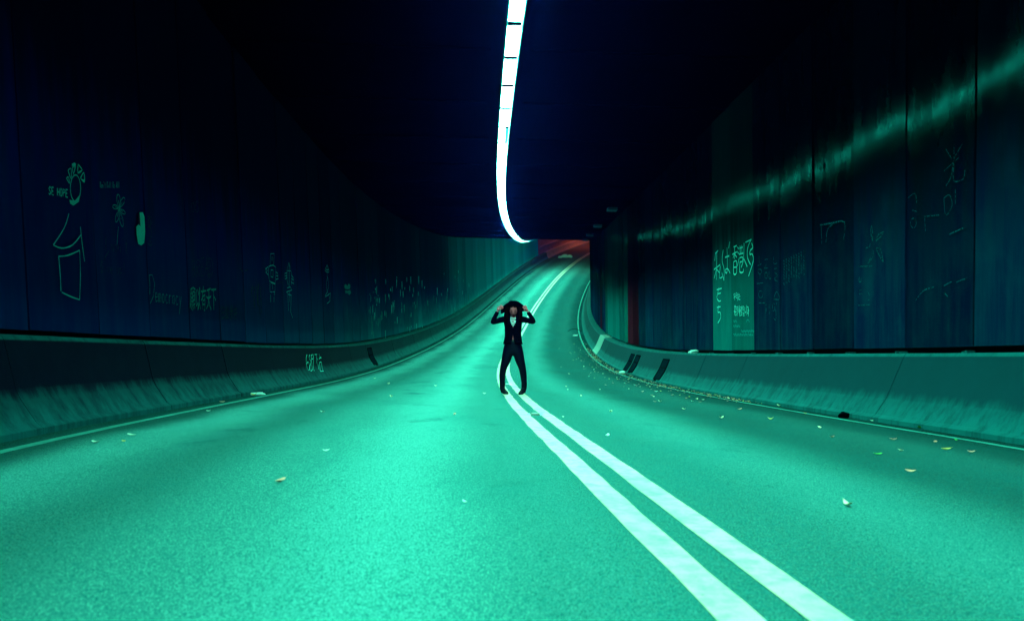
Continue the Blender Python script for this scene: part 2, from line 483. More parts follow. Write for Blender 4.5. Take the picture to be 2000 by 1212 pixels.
# ------------------------------------------------------------------ strip lights
LW, LP = .110 * SC, 1.55 * SC
DROP_L, DROP_R = .13, .03       # how far the lamp's side shields hang below the tubes
ORD = ['second', 'third', 'fourth', 'fifth', 'sixth', 'seventh', 'eighth', 'ninth']
s = 15.1 * SC
while s > 1.0: s -= LP
idx = 0
while s < T1 - 9:
    root = empty('strip_light', P(s + LP / 2, S_LAT, S_UP))
    inv = Matrix.Translation(-root.location)
    a, b = s + .012, s + LP - .012
    ss = srange(a, b, .4)
    ue = S_UP + .085
    pr = [(S_LAT - LW - .02, CEIL + .02), (S_LAT - LW - .02, S_UP - DROP_L), (S_LAT - LW, S_UP - DROP_L), (S_LAT - LW, ue + .03), (S_LAT + LW, ue + .03),
          (S_LAT + LW, S_UP - DROP_R), (S_LAT + LW + .02, S_UP - DROP_R), (S_LAT + LW + .02, CEIL + .02)]
    h = loft('housing', pr, ss, M['housing'], root); h.matrix_parent_inverse = inv
    for la, lb, dr in ((S_LAT - LW - .020, S_LAT - LW, DROP_L), (S_LAT + LW, S_LAT + LW + .020, DROP_R)):
        g = loft('glow_fringe', [(la, S_UP - dr - .002), (lb, S_UP - dr - .002), (lb, S_UP - dr - .010), (la, S_UP - dr - .010)], ss, M['fringe'], root); g.matrix_parent_inverse = inv
    for ea, eb in ((s + .002, a + .075), (b - .075, s + LP - .002)):
        g = loft('end_cap', [(S_LAT - LW + .002, ue - .012), (S_LAT + LW - .002, ue - .012), (S_LAT + LW - .002, ue - .006), (S_LAT - LW + .002, ue - .006)], [ea, eb], M['black_rubber'], root); g.matrix_parent_inverse = inv
    failing = abs(s - 19.8 * SC) < .5
    hi = S_LAT + LW - .004
    mid = S_LAT + LW * .35 if failing else hi
    d = loft('diffuser', [(S_LAT - LW + .004, ue), (mid, ue), (mid, ue + .02), (S_LAT - LW + .004, ue + .02)], srange(a + .07, b - .07, .5), M['lamp'], root); d.matrix_parent_inverse = inv
    if failing:
        d = loft('dead_tube_cover', [(mid + .004, ue), (hi, ue), (hi, ue + .02), (mid + .004, ue + .02)], srange(a + .07, b - .07, .5), M['lamp_dim'], root); d.matrix_parent_inverse = inv
        d['label'] = 'dim green side of the lamp where a tube has failed'
    n = round((s - 15.1 * SC) / LP)
    if failing: lab = 'ceiling strip light with one dim green failing side'
    elif -2 <= n < 0: lab = 'ceiling strip light at the very top of the picture, %s to the camera' % ('nearest' if n == -2 else 'next nearest')
    elif 0 <= n < 3: lab = 'ceiling strip light, %s above the one with a dim green side' % {0: 'third', 1: 'second', 2: 'directly'}[n]
    elif 4 <= n < 8: lab = 'ceiling strip light, %s beyond the one with a dim green side' % ['first', 'second', 'third', 'fourth'][n - 4]
    elif n >= 8: lab = 'one of the far ceiling strip lights merging into a white line'
    else: lab = 'ceiling strip light overhead, above and behind the picture'
    tag(root, lab, 'strip light', 'strip lights along the tunnel ceiling')
    s += LP

# ------------------------------------------------------------------ beyond the tunnel mouth
M['sodium_wall'] = concrete('brown_outdoor_concrete', (.20, .13, .10), (.30, .20, .16), (.06, .04, .04), .6)
rw = empty('retaining_wall', P(T1, WL - 1.0, 0))
tag(rw, 'brown lit retaining wall outside the far tunnel mouth', 'wall')
inv = Matrix.Translation(-rw.location)
o = loft('wall_face', [(WL - .55, -.1), (WL - .55, 1.3), (WL - .75, 1.32), (WL - .75, 2.5), (WL - 1.1, 2.52), (WL - 1.1, 4.2), (WL - 1.6, 4.2), (WL - 1.6, -.1)], srange(T1 + .3, 200, 3), M['sodium_wall'], rw)
o.matrix_parent_inverse = inv
for u in (1.32, 2.52, 4.2):
    o = loft('coping', [(WL - .42 - (u > 2) * .2 - (u > 4) * .35, u + .005), (WL - .42 - (u > 2) * .2 - (u > 4) * .35, u + .14), (WL - 1.0 - (u > 4) * .5, u + .14), (WL - 1.0 - (u > 4) * .5, u + .005)], srange(T1 + .3, 200, 3), M['concrete_out'], rw)
    o.matrix_parent_inverse = inv
ld = bpy.data.lights.new('sodium_street_light', 'POINT')
ld.color = (1.0, .20, .10); ld.energy = 2200; ld.shadow_soft_size = .25
lo = bpy.data.objects.new('sodium_street_light', ld); COL.objects.link(lo)
lo.location = P(132, -1.0, 7.5)

def blob(name, loc, r, sq, mat, seed, seg=18, rough=.25):
    rnd = random.Random(seed); bm = bmesh.new()
    bmesh.ops.create_icosphere(bm, subdivisions=3, radius=1)
    ph = [(Vector((rnd.uniform(-1, 1), rnd.uniform(-1, 1), rnd.uniform(-1, 1))) * rnd.uniform(2, 6), rnd.uniform(0, 6), rnd.uniform(.3, 1)) for _ in range(9)]
    for v in bm.verts:
        k = 1 + rough * sum(math.sin(v.co.dot(a) + b) * c for a, b, c in ph) / 4
        v.co = Vector((v.co.x * sq[0], v.co.y * sq[1], max(v.co.z, -.75) * sq[2])) * (k * r)
    me = bpy.data.meshes.new(name); bm.to_mesh(me); bm.free(); me.materials.append(mat)
    o = bpy.data.objects.new(name, me); COL.objects.link(o); o.location = loc
    return o
M['sack'] = plain('pale_sacking', (.62, .55, .45), .8)
sr = on_road(1118, 484) or (118, -1)
for i, (ds, dl, r, lab) in enumerate(((0, -.25, .42, 'big pale crumpled sack lying on the road beyond the tunnel mouth'),
                                      (.2, .40, .33, 'smaller pale crumpled sack right of the big one beyond the tunnel mouth'),
                                      (-.4, -.75, .25, 'small pale sack left of the big one beyond the tunnel mouth'))):
    p = P(sr[0] + ds, sr[1] + dl, r * .62 * .75)
    tag(blob('sack', p, r, (1.15, 1.0, .62), M['sack'], 40 + i), lab, 'sack', 'pale sacks heaped beyond the tunnel mouth')

# ------------------------------------------------------------------ boxes under the ceiling above the right wall
M['box_paint'] = plain('pale_box_paint', (.004, .05, .09), .6)
for i, (s0, lab) in enumerate(((33, 'nearest of the four boxes fixed under the ceiling above the right wall'), (40, 'second box along the ceiling above the right wall'),
                               (47, 'third box along the ceiling above the right wall'), (54, 'farthest box along the ceiling above the right wall'))):
    r0 = empty('ceiling_box', P(s0, WR - .75, CEIL - .2)); inv = Matrix.Translation(-r0.location)
    o = loft('casing', [(WR - .85, CEIL - .20), (WR - .50, CEIL - .20), (WR - .50, CEIL - .10), (WR - .85, CEIL - .10)], [s0, s0 + .6], M['box_paint'], r0); o.matrix_parent_inverse = inv
    for q in (.1, .45):
        o = loft('hanger', [(WR - .72, CEIL - .099), (WR - .68, CEIL - .099), (WR - .68, CEIL + .01), (WR - .72, CEIL + .01)], [s0 + q, s0 + q + .05], M['steel'], r0); o.matrix_parent_inverse = inv
    tag(r0, lab, 'ceiling box', 'boxes under the tunnel ceiling')

# ------------------------------------------------------------------ steel covers on the barriers
def cover(side, px, py, label):
    s0, u0 = on_surface(px, py, lat_barrier(side))
    lf = lat_barrier(side, .0); s1 = s0 + .80
    root = empty('cable_cover', P(s0, lf(.3), .3)); inv = Matrix.Translation(-root.location)
    def plate(name, ua, ub, sa, sb, p0, p1, mat):
        us = [ua, (ua + ub) / 2, ub]
        pr = [(lf(u) - side * p1, u) for u in us] + [(lf(u) + side * .02 - side * p0 * 0, u) for u in reversed(us)]
        o = loft(name, pr, [sa, sb], mat, root); o.matrix_parent_inverse = inv; return o
    plate('upper_plate', .40, .60, s0, s1, 0, .010, M['steel'])
    plate('lower_plate', .10, .37, s0, s1, 0, .010, M['steel'])
    for ua, ub in ((.595, .625), (.375, .398), (.075, .097)):
        plate('frame_bar', ua, ub, s0 - .03, s1 + .03, 0, .022, M['black_rubber'])
    for sa in (s0 - .04, s1):
        plate('frame_side', .10, .60, sa, sa + .035, 0, .020, M['black_rubber'])
    plate('foot_clip', .055, .075, s0 + .3, s0 + .5, 0, .05, M['black_rubber'])
    tag(root, label, 'cable cover', 'steel cable covers on the barriers')
cover(-1, 721, 695, 'lone dark steel cover fixed on the left concrete barrier')
cover(1, 1233, 708, 'dark steel cover on the right barrier, left one of a close pair')
cover(1, 1245, 708, 'dark steel cover on the right barrier, right one of a close pair')
cover(1, 1302, 715, 'largest dark steel cover, standing alone on the right barrier')

# ------------------------------------------------------------------ chalk on the walls
def chalk_mat(name, col, lo, hi):
    q = NT(name)
    br = q.noise(28, 4, .75); al = q.ramp(br, [(lo, 0.0), (hi, 1.0)])
    return q.set(Base_Color=col, Roughness=.95, Specular_IOR_Level=.0, Alpha=al)
M['chalk'] = chalk_mat('bright_chalk', (.10, .62, .56), .26, .40)
M['chalk_mid'] = chalk_mat('worn_chalk', (.01, .28, .28), .28, .46)
M['chalk_faint'] = chalk_mat('faded_chalk', (.002, .065, .095), .28, .50)
M['chalk_red'] = plain('magenta_paint', (.22, .02, .07), .9, .0)
T2 = lambda p: (100 + p[0] / 2.885, 280 + p[1] / 2.885)
T3 = lambda p: (450 + p[0] / 4.3275, 440 + p[1] / 4.3275)
T5 = lambda p: (1120 + p[0] / 3.787, 440 + p[1] / 3.787)
T6 = lambda p: (1450 + p[0] / 3.189, 100 + p[1] / 3.189)
T7 = lambda p: (1450 + p[0] / 4.329, 440 + p[1] / 4.329)
TA = lambda p: (450 + p[0] / 4.0, 600 + p[1] / 4.0)
def smooth_line(pts, n=4):
    if len(pts) < 3: return pts
    out = []
    for i in range(len(pts) - 1):
        p0, p1, p2, p3 = pts[max(i - 1, 0)], pts[i], pts[i + 1], pts[min(i + 2, len(pts) - 1)]
        for k in range(n):
            t = k / n
            out.append(tuple(.5 * (2 * b + (c - a) * t + (2 * a - 5 * b + 4 * c - d) * t * t + (3 * b - a - 3 * c + d) * t ** 3) for a, b, c, d in zip(p0, p1, p2, p3)))
    out.append(pts[-1]); return out
def chalk(side, label, T, lines, mat='chalk_mid', width=.015, fills=(), barrier_side=False, name='chalk_drawing', soft=True, parent=None, kind=None, fillmat=None):
    latf = lat_barrier(side, .006) if barrier_side else lat_wall(side)
    v, f, fm = [], [], []
    wq = lambda p: on_surface(*p, latf)
    for ln in lines:
        su = [wq(T(p)) for p in ln]
        if any(q is None for q in su): continue
        su = smooth_line(su, 3) if soft else su
        base = len(v)
        for i, (s, u) in enumerate(su):
            a = su[max(i - 1, 0)]; b = su[min(i + 1, len(su) - 1)]
            dx, dy = b[0] - a[0], b[1] - a[1]; L = math.hypot(dx, dy) + 1e-9
            w = width * (.7 + .5 * random.random()) / 2
            nx, ny = -dy / L * w, dx / L * w
            for k in (-1, 1):
                uu = u + k * ny; v.append(P(s + k * nx, latf(uu), uu))
        for i in range(len(su) - 1):
            f.append((base + 2 * i, base + 2 * i + 1, base + 2 * i + 3, base + 2 * i + 2)); fm.append(0)
    for poly in fills:
        su = [wq(T(p)) for p in poly]
        if any(q is None for q in su): continue
        base = len(v)
        c = (sum(q[0] for q in su) / len(su), sum(q[1] for q in su) / len(su))
        for s, u in su + [c]: v.append(P(s, latf(u), u))
        for i in range(len(su)):
            f.append((base + i, base + (i + 1) % len(su), base + len(su))); fm.append(1 if fillmat else 0)
    if not f: return None
    root = parent if parent is not None else (wall_l if side < 0 else wall_r)
    mats = [M[mat]] + ([M[fillmat]] if fillmat else [])
    o = mesh(name, v, f, None, root, mats=mats, fm=fm); o.matrix_parent_inverse = Matrix.Translation(-root.location)
    if label: o['label'] = label
    if kind: o['kind'] = kind
    return o
def ell(cx, cy, rx, ry, n=14, a0=0, a1=360, rot=0):
    o = []
    for i in range(n + 1):
        a = R(a0 + (a1 - a0) * i / n); x, y = rx * math.cos(a), ry * math.sin(a)
        o.append((cx + x * math.cos(R(rot)) - y * math.sin(R(rot)), cy + x * math.sin(R(rot)) + y * math.cos(R(rot))))
    return o
GL = {  # single-stroke hand lettering, x 0..1, y 0 (top) .. 1 (foot)
 'S': [[(.9, .1), (.4, 0), (.1, .25), (.5, .5), (.9, .75), (.5, 1), (.05, .9)]], 'E': [[(.9, 0), (.1, .02), (.1, 1), (.9, 1)], [(.1, .5), (.7, .5)]],
 'H': [[(.1, 0), (.1, 1)], [(.9, 0), (.9, 1)], [(.1, .5), (.9, .5)]], 'O': [ell(.5, .5, .42, .5, 10)], 'P': [[(.1, 1), (.1, 0), (.8, .1), (.8, .4), (.1, .55)]],
 'D': [[(.1, 0), (.1, 1), (.7, .9), (.9, .5), (.7, .1), (.1, 0)]], 'K': [[(.1, 0), (.1, 1)], [(.9, 0), (.1, .55), (.9, 1)]], 'U': [[(.1, 0), (.1, .8), (.5, 1), (.9, .8), (.9, 0)]],
 'A': [[(0, 1), (.5, 0), (1, 1)], [(.2, .65), (.8, .65)]], 'I': [[(.5, 0), (.5, 1)]], 'G': [[(.9, .15), (.4, 0), (.1, .5), (.4, 1), (.9, .85), (.9, .55), (.55, .55)]],
 'B': [[(.1, 0), (.1, 1), (.8, .85), (.7, .55), (.1, .5)], [(.1, 0), (.7, .1), (.7, .4), (.1, .5)]], 'R': [[(.1, 1), (.1, 0), (.8, .1), (.8, .4), (.1, .55), (.9, 1)]],
 'o': [ell(.5, .75, .4, .25, 8)], 'n': [[(.1, .5), (.1, 1)], [(.1, .6), (.5, .5), (.9, .65), (.9, 1)]], "'": [[(.5, .0), (.4, .2)]], 't': [[(.5, .1), (.5, .95), (.8, 1)], [(.2, .4), (.8, .4)]],
 'i': [[(.5, .5), (.5, 1)], [(.5, .25), (.52, .3)]], 'l': [[(.5, 0), (.5, 1)]], 's': [[(.8, .55), (.3, .52), (.3, .72), (.8, .8), (.7, 1), (.2, .97)]],
 'w': [[(0, .5), (.25, 1), (.5, .6), (.75, 1), (1, .5)]], 'v': [[(.1, .5), (.5, 1), (.9, .5)]], 'e': [[(.1, .75), (.9, .72), (.7, .5), (.3, .5), (.1, .75), (.4, 1), (.9, .92)]],
 'u': [[(.1, .5), (.15, .95), (.6, 1), (.9, .8), (.9, .5)]], 'p': [[(.1, .5), (.1, 1.4)], [(.1, .55), (.8, .55), (.8, .9), (.1, .95)]], '!': [[(.5, 0), (.5, .7)], [(.5, .92), (.52, 1)]],
 'm': [[(.05, 1), (.05, .5)], [(.05, .6), (.3, .5), (.45, .7), (.45, 1)], [(.45, .6), (.75, .5), (.95, .7), (.95, 1)]], 'c': [[(.9, .55), (.4, .5), (.1, .75), (.4, 1), (.9, .95)]],
 'r': [[(.2, .5), (.2, 1)], [(.2, .65), (.6, .5), (.9, .58)]], 'a': [[(.8, .5), (.2, .55), (.2, .95), (.7, .95), (.8, .5), (.9, 1)]], 'y': [[(.1, .5), (.5, .95)], [(.9, .5), (.5, 1), (.2, 1.5)]],
 '3': [[(.1, .05), (.7, .05), (.8, .3), (.4, .48), (.85, .7), (.6, 1), (.1, .95)]],
}
def letters(text, x0, y0, w, h, slope=0.0, gap=.25):
    out = []; x = x0
    for ch in text:
        for st in GL.get(ch, []):
            out.append([(x + a * w, y0 + b * h + slope * (x + a * w - x0)) for a, b in st])
        x += w * (1 + gap)
    return out
chalk(-1, 'chalk face with spiky hair on the left wall', T2, [ell(137, 252, 29, 74, 18), [(86, 196), (97, 190), (103, 225), (86, 196)], [(95, 152), (112, 142), (112, 200), (95, 152)], [(118, 118), (138, 115), (125, 172), (118, 118)],
      [(152, 118), (174, 150), (150, 166), (152, 118)], [(165, 195), (184, 165), (187, 218), (165, 195)]], 'chalk', .014, soft=True,
      fills=[[(103, 318), (122, 328), (150, 316), (163, 288), (156, 328), (126, 350), (108, 340)], [(152, 158), (174, 150), (160, 168)], [(168, 200), (187, 205), (186, 218)], [(118, 118), (138, 115), (128, 140)]])
chalk(-1, 'chalk words reading SE HOPE beside the chalk face', T2, letters('SE HOPE', -14, 244, 13, 42, .16, .22), 'chalk', .014, name='chalk_writing', soft=False)
chalk(-1, 'chalk outline of a tall vessel below the chalk face', T2, [[(100, 395), (74, 475), (12, 572)], [(12, 572), (60, 590), (120, 572), (168, 515)], [(165, 470), (172, 545), (188, 665)],
      [(42, 636), (95, 630), (160, 602)], [(160, 604), (165, 740), (160, 880)], [(42, 636), (51, 740), (55, 832)], [(60, 838), (110, 862), (160, 880)]], 'chalk', .013)
chalk(-1, 'small chalk words reading Don\'t kill us all', T2, letters("Don't Kill Us All", 275, 216, 5.4, 34, .0, .2), 'chalk_mid', .009, name='chalk_writing', soft=False)
fl = []
for ax, ay, wd in ((377, 288, 10), (411, 306, 11), (347, 352, 11), (416, 396, 9), (366, 443, 9), (402, 468, 9)):
    dx, dy = ax - 383, ay - 368; L = math.hypot(dx, dy); nx, ny = -dy / L * wd, dx / L * wd
    fl.append([(383, 368), (383 + dx * .55 + nx, 368 + dy * .55 + ny), (383 + dx * .92 + nx * .6, 368 + dy * .92 + ny * .6), (ax, ay), (383 + dx * .92 - nx * .6, 368 + dy * .92 - ny * .6), (383 + dx * .55 - nx, 368 + dy * .55 - ny), (383, 368)])
    fl.append([(383, 368), (383 + dx * .6, 368 + dy * .6)])
fl += [[(379, 470), (374, 520), (371, 570)]]
chalk(-1, 'chalk flower with six long petals', T2, fl, 'chalk_mid', .010)
chalk(-1, 'faint chalk words reading I won\'t give up', T2, letters("I won't", 300, 520, 16, 85, .1, .2) + letters('Give up!', 278, 660, 15, 70, .05, .2) + [[(325, 605), (305, 640), (298, 660)]], 'chalk_faint', .010, name='chalk_writing', soft=False)
chalk(-1, 'pale paint patch shaped like a long mask', T2, [], 'chalk', .01, fills=[[(498, 388), (516, 388), (526, 412), (530, 500), (524, 560), (508, 575), (490, 566), (482, 520), (478, 470), (492, 455), (505, 470)]], name='paint_patch')
chalk(-1, 'magenta streak beside the pale paint patch', T2, [], 'chalk_red', .01, fills=[[(490, 396), (497, 398), (504, 440), (503, 478), (494, 450)]], name='paint_patch')
chalk(-1, 'chalk squiggle right of the paint patch', T2, [[(545, 412), (562, 415), (566, 450), (548, 470), (562, 480), (565, 520), (550, 540), (566, 560), (562, 576), (545, 560)], ell(554, 445, 7, 24, 8)], 'chalk_faint', .012)
chalk(-1, 'chalk word reading Democracy', T2, [[(552, 742), (570, 740), (583, 790), (577, 858), (558, 902)], [(552, 742), (556, 790), (556, 850)]] + letters('emocracy', 585, 790, 15, 100, .15, .28), 'chalk_mid', .011, name='chalk_writing', soft=False)
chalk(-1, 'faint chalk letters and a circled number', T2, letters('BREA', 792, 660, 22, 100, -.25, .12) + letters('3', 885, 665, 16, 75) + [ell(893, 700, 18, 55, 12)], 'chalk_faint', .013, name='chalk_writing', soft=False)
chalk(-1, 'two faint chalk loops high on the left wall', T2, [ell(798, 360, 9, 26, 10), ell(822, 356, 10, 30, 10)], 'chalk_faint', .012)

def cjk(side, label, text, T, x0, y0, x1, y1, mat, barrier_side=False):
    """block characters from the built-in typeface, laid on the wall between two picture corners"""
    cu = bpy.data.curves.new('lettering', 'FONT'); cu.body = text; cu.resolution_u = 2
    ob = bpy.data.objects.new('lettering', cu); COL.objects.link(ob)
    bpy.context.view_layer.update()
    me = ob.evaluated_get(bpy.context.evaluated_depsgraph_get()).to_mesh()
    vs = [tuple(q.co) for q in me.vertices]; fs = [tuple(p.vertices) for p in me.polygons]
    bpy.data.objects.remove(ob)
    if not vs: return
    ax, bx = min(q[0] for q in vs), max(q[0] for q in vs); ay, by = min(q[1] for q in vs), max(q[1] for q in vs)
    latf = lat_barrier(side, .006) if barrier_side else lat_wall(side)
    cs = {(i, j): on_surface(*T((x0 if i == 0 else x1, y0 if j == 0 else y1)), latf) for i in (0, 1) for j in (0, 1)}
    out = []
    for q in vs:
        a = (q[0] - ax) / (bx - ax); b = 1 - (q[1] - ay) / (by - ay)
        s = (1 - a) * ((1 - b) * cs[0, 0][0] + b * cs[0, 1][0]) + a * ((1 - b) * cs[1, 0][0] + b * cs[1, 1][0])
        u = (1 - a) * ((1 - b) * cs[0, 0][1] + b * cs[0, 1][1]) + a * ((1 - b) * cs[1, 0][1] + b * cs[1, 1][1])
        s += .012 * math.sin(u * 31 + s * 9); u += .016 * math.sin(s * 23 + u * 7)
        out.append(P(s, latf(u), u))
    root = wall_l if side < 0 else wall_r
    o = mesh('chalk_writing', out, fs, M[mat], root); o.matrix_parent_inverse = Matrix.Translation(-root.location); o['label'] = label
cjk(-1, 'tall chalk Chinese characters on the left wall', '願以有天下', T2, 782, 806, 928, 940, 'chalk_mid')
cjk(-1, 'small faint chalk Chinese characters low on the left wall', '已給我在', T2, 958, 915, 1048, 990, 'chalk_faint')
chalk(-1, 'chalk robot with a tall square head', T3, [[(340, 240), (370, 238), (366, 338), (336, 338), (340, 240)], [(352, 262), (352, 300)], [(325, 346), (358, 335), (382, 350), (384, 400), (378, 492), (330, 470), (321, 400), (325, 346)],
      [(342, 376), (362, 378), (360, 438), (342, 432), (342, 376)], [(318, 350), (298, 366), (300, 396), (320, 418)], [(300, 366), (314, 380), (302, 394)], [(385, 395), (398, 402), (405, 450), (385, 456)], [(388, 425), (402, 428)],
      [(335, 485), (335, 562), (352, 562)], [(342, 480), (380, 498), (372, 592)], [(352, 490), (358, 540)], [(340, 585), (341, 648)], [(370, 600), (368, 650)], [(356, 560), (376, 562)]], 'chalk', .016, soft=False)
chalk(-1, 'chalk figure with a pointed roof head', T3, [[(495, 315), (477, 382), (511, 384), (495, 315)], [(480, 386), (474, 440), (488, 502)], [(512, 386), (522, 440), (514, 502)], [(460, 405), (478, 402), (480, 442), (462, 452), (460, 405)], [(460, 428), (479, 424)],
      [(515, 420), (532, 440), (536, 492), (514, 480)], [(516, 450), (534, 462)], [(497, 335), (497, 520)], [(480, 528), (505, 520), (520, 545), (475, 562), (487, 582), (516, 590)], [(485, 590), (493, 722)], [(515, 590), (509, 725), (526, 782)], [(500, 560), (503, 650)]], 'chalk', .016, soft=False)
chalk(-1, 'slender chalk arrow with a fish tail', T3, [[(818, 335), (800, 382), (834, 394), (818, 335)], [(818, 338), (818, 432)], [(806, 372), (832, 376)], [(820, 434), (811, 500), (820, 560)], [(820, 434), (829, 500), (821, 560)], [(820, 560), (800, 602), (824, 588), (846, 572)], [(846, 572), (842, 635), (816, 660)], [(821, 560), (840, 622)]], 'chalk', .016)
chalk(-1, 'long faint smear of chalk strokes', T3, [[(240, 495), (232, 600), (246, 700), (252, 762)], [(255, 520), (258, 640), (264, 740)], [(190, 515), (178, 560), (186, 605)], [(222, 510), (226, 600), (234, 690)], [(205, 520), (200, 640), (208, 700)]], 'chalk_faint', .05)
chalk(-1, 'butterfly shaped chalk smudge', T3, [], 'chalk_mid', .02, fills=[[(962, 510), (975, 495), (988, 512), (1000, 492), (1014, 505), (1010, 535), (992, 540), (968, 535)], [(968, 548), (990, 552), (1012, 545), (1020, 570), (1005, 588), (990, 572), (975, 575)]], name='chalk_smudge')
chalk(-1, 'short chalk tick marks', T3, [[(80, 358), (94, 382), (106, 386)], [(122, 382), (136, 380), (150, 372)], [(400, 492), (425, 478), (440, 482)]], 'chalk_faint', .02)
rnd = random.Random(3); dabs = []
for i in range(120):
    x = rnd.choice([rnd.uniform(1170, 1290), rnd.uniform(1290, 1560), rnd.uniform(1560, 2050)]); y = rnd.uniform(450, 900) - (x - 1170) * .10; hh = rnd.uniform(15, 90); w = rnd.uniform(1.5, 5)
    dabs.append([(x - w, y + rnd.uniform(0, 9)), (x + w * rnd.uniform(.2, 1), y), (x + w, y + hh * .6), (x + w * rnd.uniform(-.2, .6), y + hh), (x - w * .8, y + hh * .7)])
chalk(-1, 'scattered chalk and paint dabs low on the far left wall', T3, [], 'chalk_mid', .02, fills=dabs[:75], name='chalk_smudge', kind='stuff')
chalk(-1, 'brighter chalk dabs low on the far left wall', T3, [], 'chalk', .02, fills=[[(cx + (px - cx) * .55, py) for px, py in d for cx in [sum(q[0] for q in d) / len(d)]] for d in dabs[75:]], name='chalk_smudge', kind='stuff')
chalk(-1, 'chalk figures 689 and two Chinese characters on the left barrier', TA, [[(605, 350), (592, 395), (600, 470), (615, 490), (618, 450), (606, 425), (597, 440)], [(624, 360), (615, 390), (632, 430), (640, 480), (628, 496), (620, 470), (632, 420), (630, 370), (624, 360)],
      [(646, 365), (632, 375), (636, 402), (648, 395), (646, 365), (648, 420), (655, 496)], [(660, 368), (686, 362)], [(672, 368), (676, 440)], [(674, 395), (682, 410)], [(690, 348), (698, 388), (710, 395)], [(693, 402), (708, 385)],
      [(697, 430), (702, 498)], [(697, 430), (712, 430), (724, 494)], [(702, 498), (728, 496)], [(684, 440), (690, 482)]], 'chalk', .018, barrier_side=True, name='chalk_writing')
# right wall
chalk(1, 'large chalk Japanese characters across the two lighter panels', T5, [[(1070, 186), (1048, 210)], [(1052, 200), (1045, 262)], [(1040, 326), (1085, 290)], [(1060, 200), (1058, 402)], [(1058, 322), (1042, 390)], [(1060, 325), (1080, 350)], [(1086, 300), (1080, 385), (1102, 380)], [(1098, 350), (1112, 402)],
      [(1108, 180), (1100, 260), (1115, 330), (1112, 408)], [(1122, 236), (1152, 225)], [(1136, 165), (1138, 330), (1128, 350), (1122, 332), (1140, 320), (1158, 352)], [(1156, 120), (1148, 170)],
      [(1185, 160), (1207, 150)], [(1176, 215), (1208, 195)], [(1192, 160), (1192, 250)], [(1192, 210), (1180, 242)], [(1192, 210), (1208, 236)], [(1185, 270), (1185, 356), (1206, 350), (1206, 265), (1185, 270)], [(1185, 310), (1206, 308)],
      [(1214, 160), (1222, 175)], [(1213, 192), (1221, 210)], [(1213, 300), (1226, 240)], [(1228, 170), (1252, 160)], [(1232, 150), (1234, 210)], [(1245, 145), (1246, 206)], [(1225, 213), (1256, 205)], [(1230, 240), (1250, 235), (1250, 265), (1232, 270)], [(1232, 270), (1230, 342), (1254, 345), (1258, 320)],
      [(1262, 130), (1258, 250), (1240, 312)], [(1260, 245), (1285, 305)], [(1272, 125), (1316, 105)], [(1312, 108), (1288, 170), (1288, 240), (1310, 290)], [(1318, 130), (1326, 165), (1308, 185), (1305, 215), (1322, 212), (1330, 262), (1295, 375)]], 'chalk', .030, name='chalk_writing')
chalk(1, 'two chalk Japanese characters low on a lighter panel', T5, [[(1060, 476), (1096, 465)], [(1076, 460), (1060, 532)], [(1068, 506), (1090, 500)], [(1062, 540), (1075, 560), (1090, 556)], [(1062, 606), (1088, 600)], [(1075, 590), (1068, 640), (1085, 642), (1088, 682), (1068, 722)]], 'chalk', .028, name='chalk_writing')
cjk(1, 'short chalk Korean word on a lighter panel', '우리는', T5, 1184, 495, 1234, 552, 'chalk')
cjk(1, 'chalk Korean sentence on a lighter panel', '홍콩사람입니다', T5, 1188, 592, 1298, 668, 'chalk')
chalk(1, 'small lines of faint chalk script near the foot of a lighter panel', T5, [[(x, y + rnd.uniform(-6, 6)), (x + 4, y - 8), (x + 7, y + 8), (x + 11, y - 3)] for y, xa, xb in ((708, 1184, 1206), (745, 1184, 1226), (782, 1240, 1326), (808, 1184, 1326)) for x in np.arange(xa, xb, 12)] + [ell(1290, 715, 10, 18, 8, 180, 380)], 'chalk_mid', .014, name='chalk_writing')
chalk(1, 'faint tall chalk Korean letters beside the lighter panels', T7, [[(140, 255), (142, 330)], [(128, 342), (160, 325)], ell(148, 390, 16, 20, 10), [(148, 412), (148, 452)], [(120, 492), (180, 485)], ell(155, 582, 18, 30, 10), [(135, 655), (190, 655)], [(188, 290), (216, 285)], [(205, 320), (188, 362)], [(185, 362), (216, 360)], ell(200, 422, 12, 26, 10),
      [(226, 380), (225, 446), (243, 446)], [(265, 265), (265, 322), (292, 320)], [(266, 368), (298, 360)], [(270, 400), (298, 420), (270, 452), (298, 476)], [(262, 622), (288, 560), (312, 602), (308, 626), (262, 622)], [(288, 640), (288, 672)], [(262, 782), (284, 796), (282, 705)], ell(264, 690, 10, 34, 10), [(200, 665), (198, 740), (205, 700)], [(225, 668), (228, 750)]], 'chalk_faint', .018, name='chalk_writing')
dn = []
for k in range(9):
    for j in range(9):
        x = 345 + k * 21; y = 300 + j * 24 - (k * 10)
        if rnd.random() < .75: dn.append([(x, y), (x + 8, y - 6 + rnd.uniform(-4, 4)), (x + 5, y + 8), (x + 13, y + rnd.uniform(-4, 10))])
chalk(1, 'slanting block of tiny faint chalk handwriting', T7, dn, 'chalk_faint', .012, name='chalk_writing')
chalk(1, 'chalk propeller of four leaf shapes', T7, [[(1092, 0), (1084, 60), (1102, 132)], [(1092, 0), (1100, 60), (1102, 132)], [(1128, 132), (1148, 80), (1196, 55)], [(1128, 132), (1172, 92), (1196, 55)], [(1128, 190), (1168, 205), (1192, 310)], [(1128, 190), (1150, 240), (1192, 310)], [(1105, 208), (1102, 268), (1060, 318), (1085, 275)], [(1045, 190), (1074, 182), (1080, 155)]], 'chalk_faint', .016)
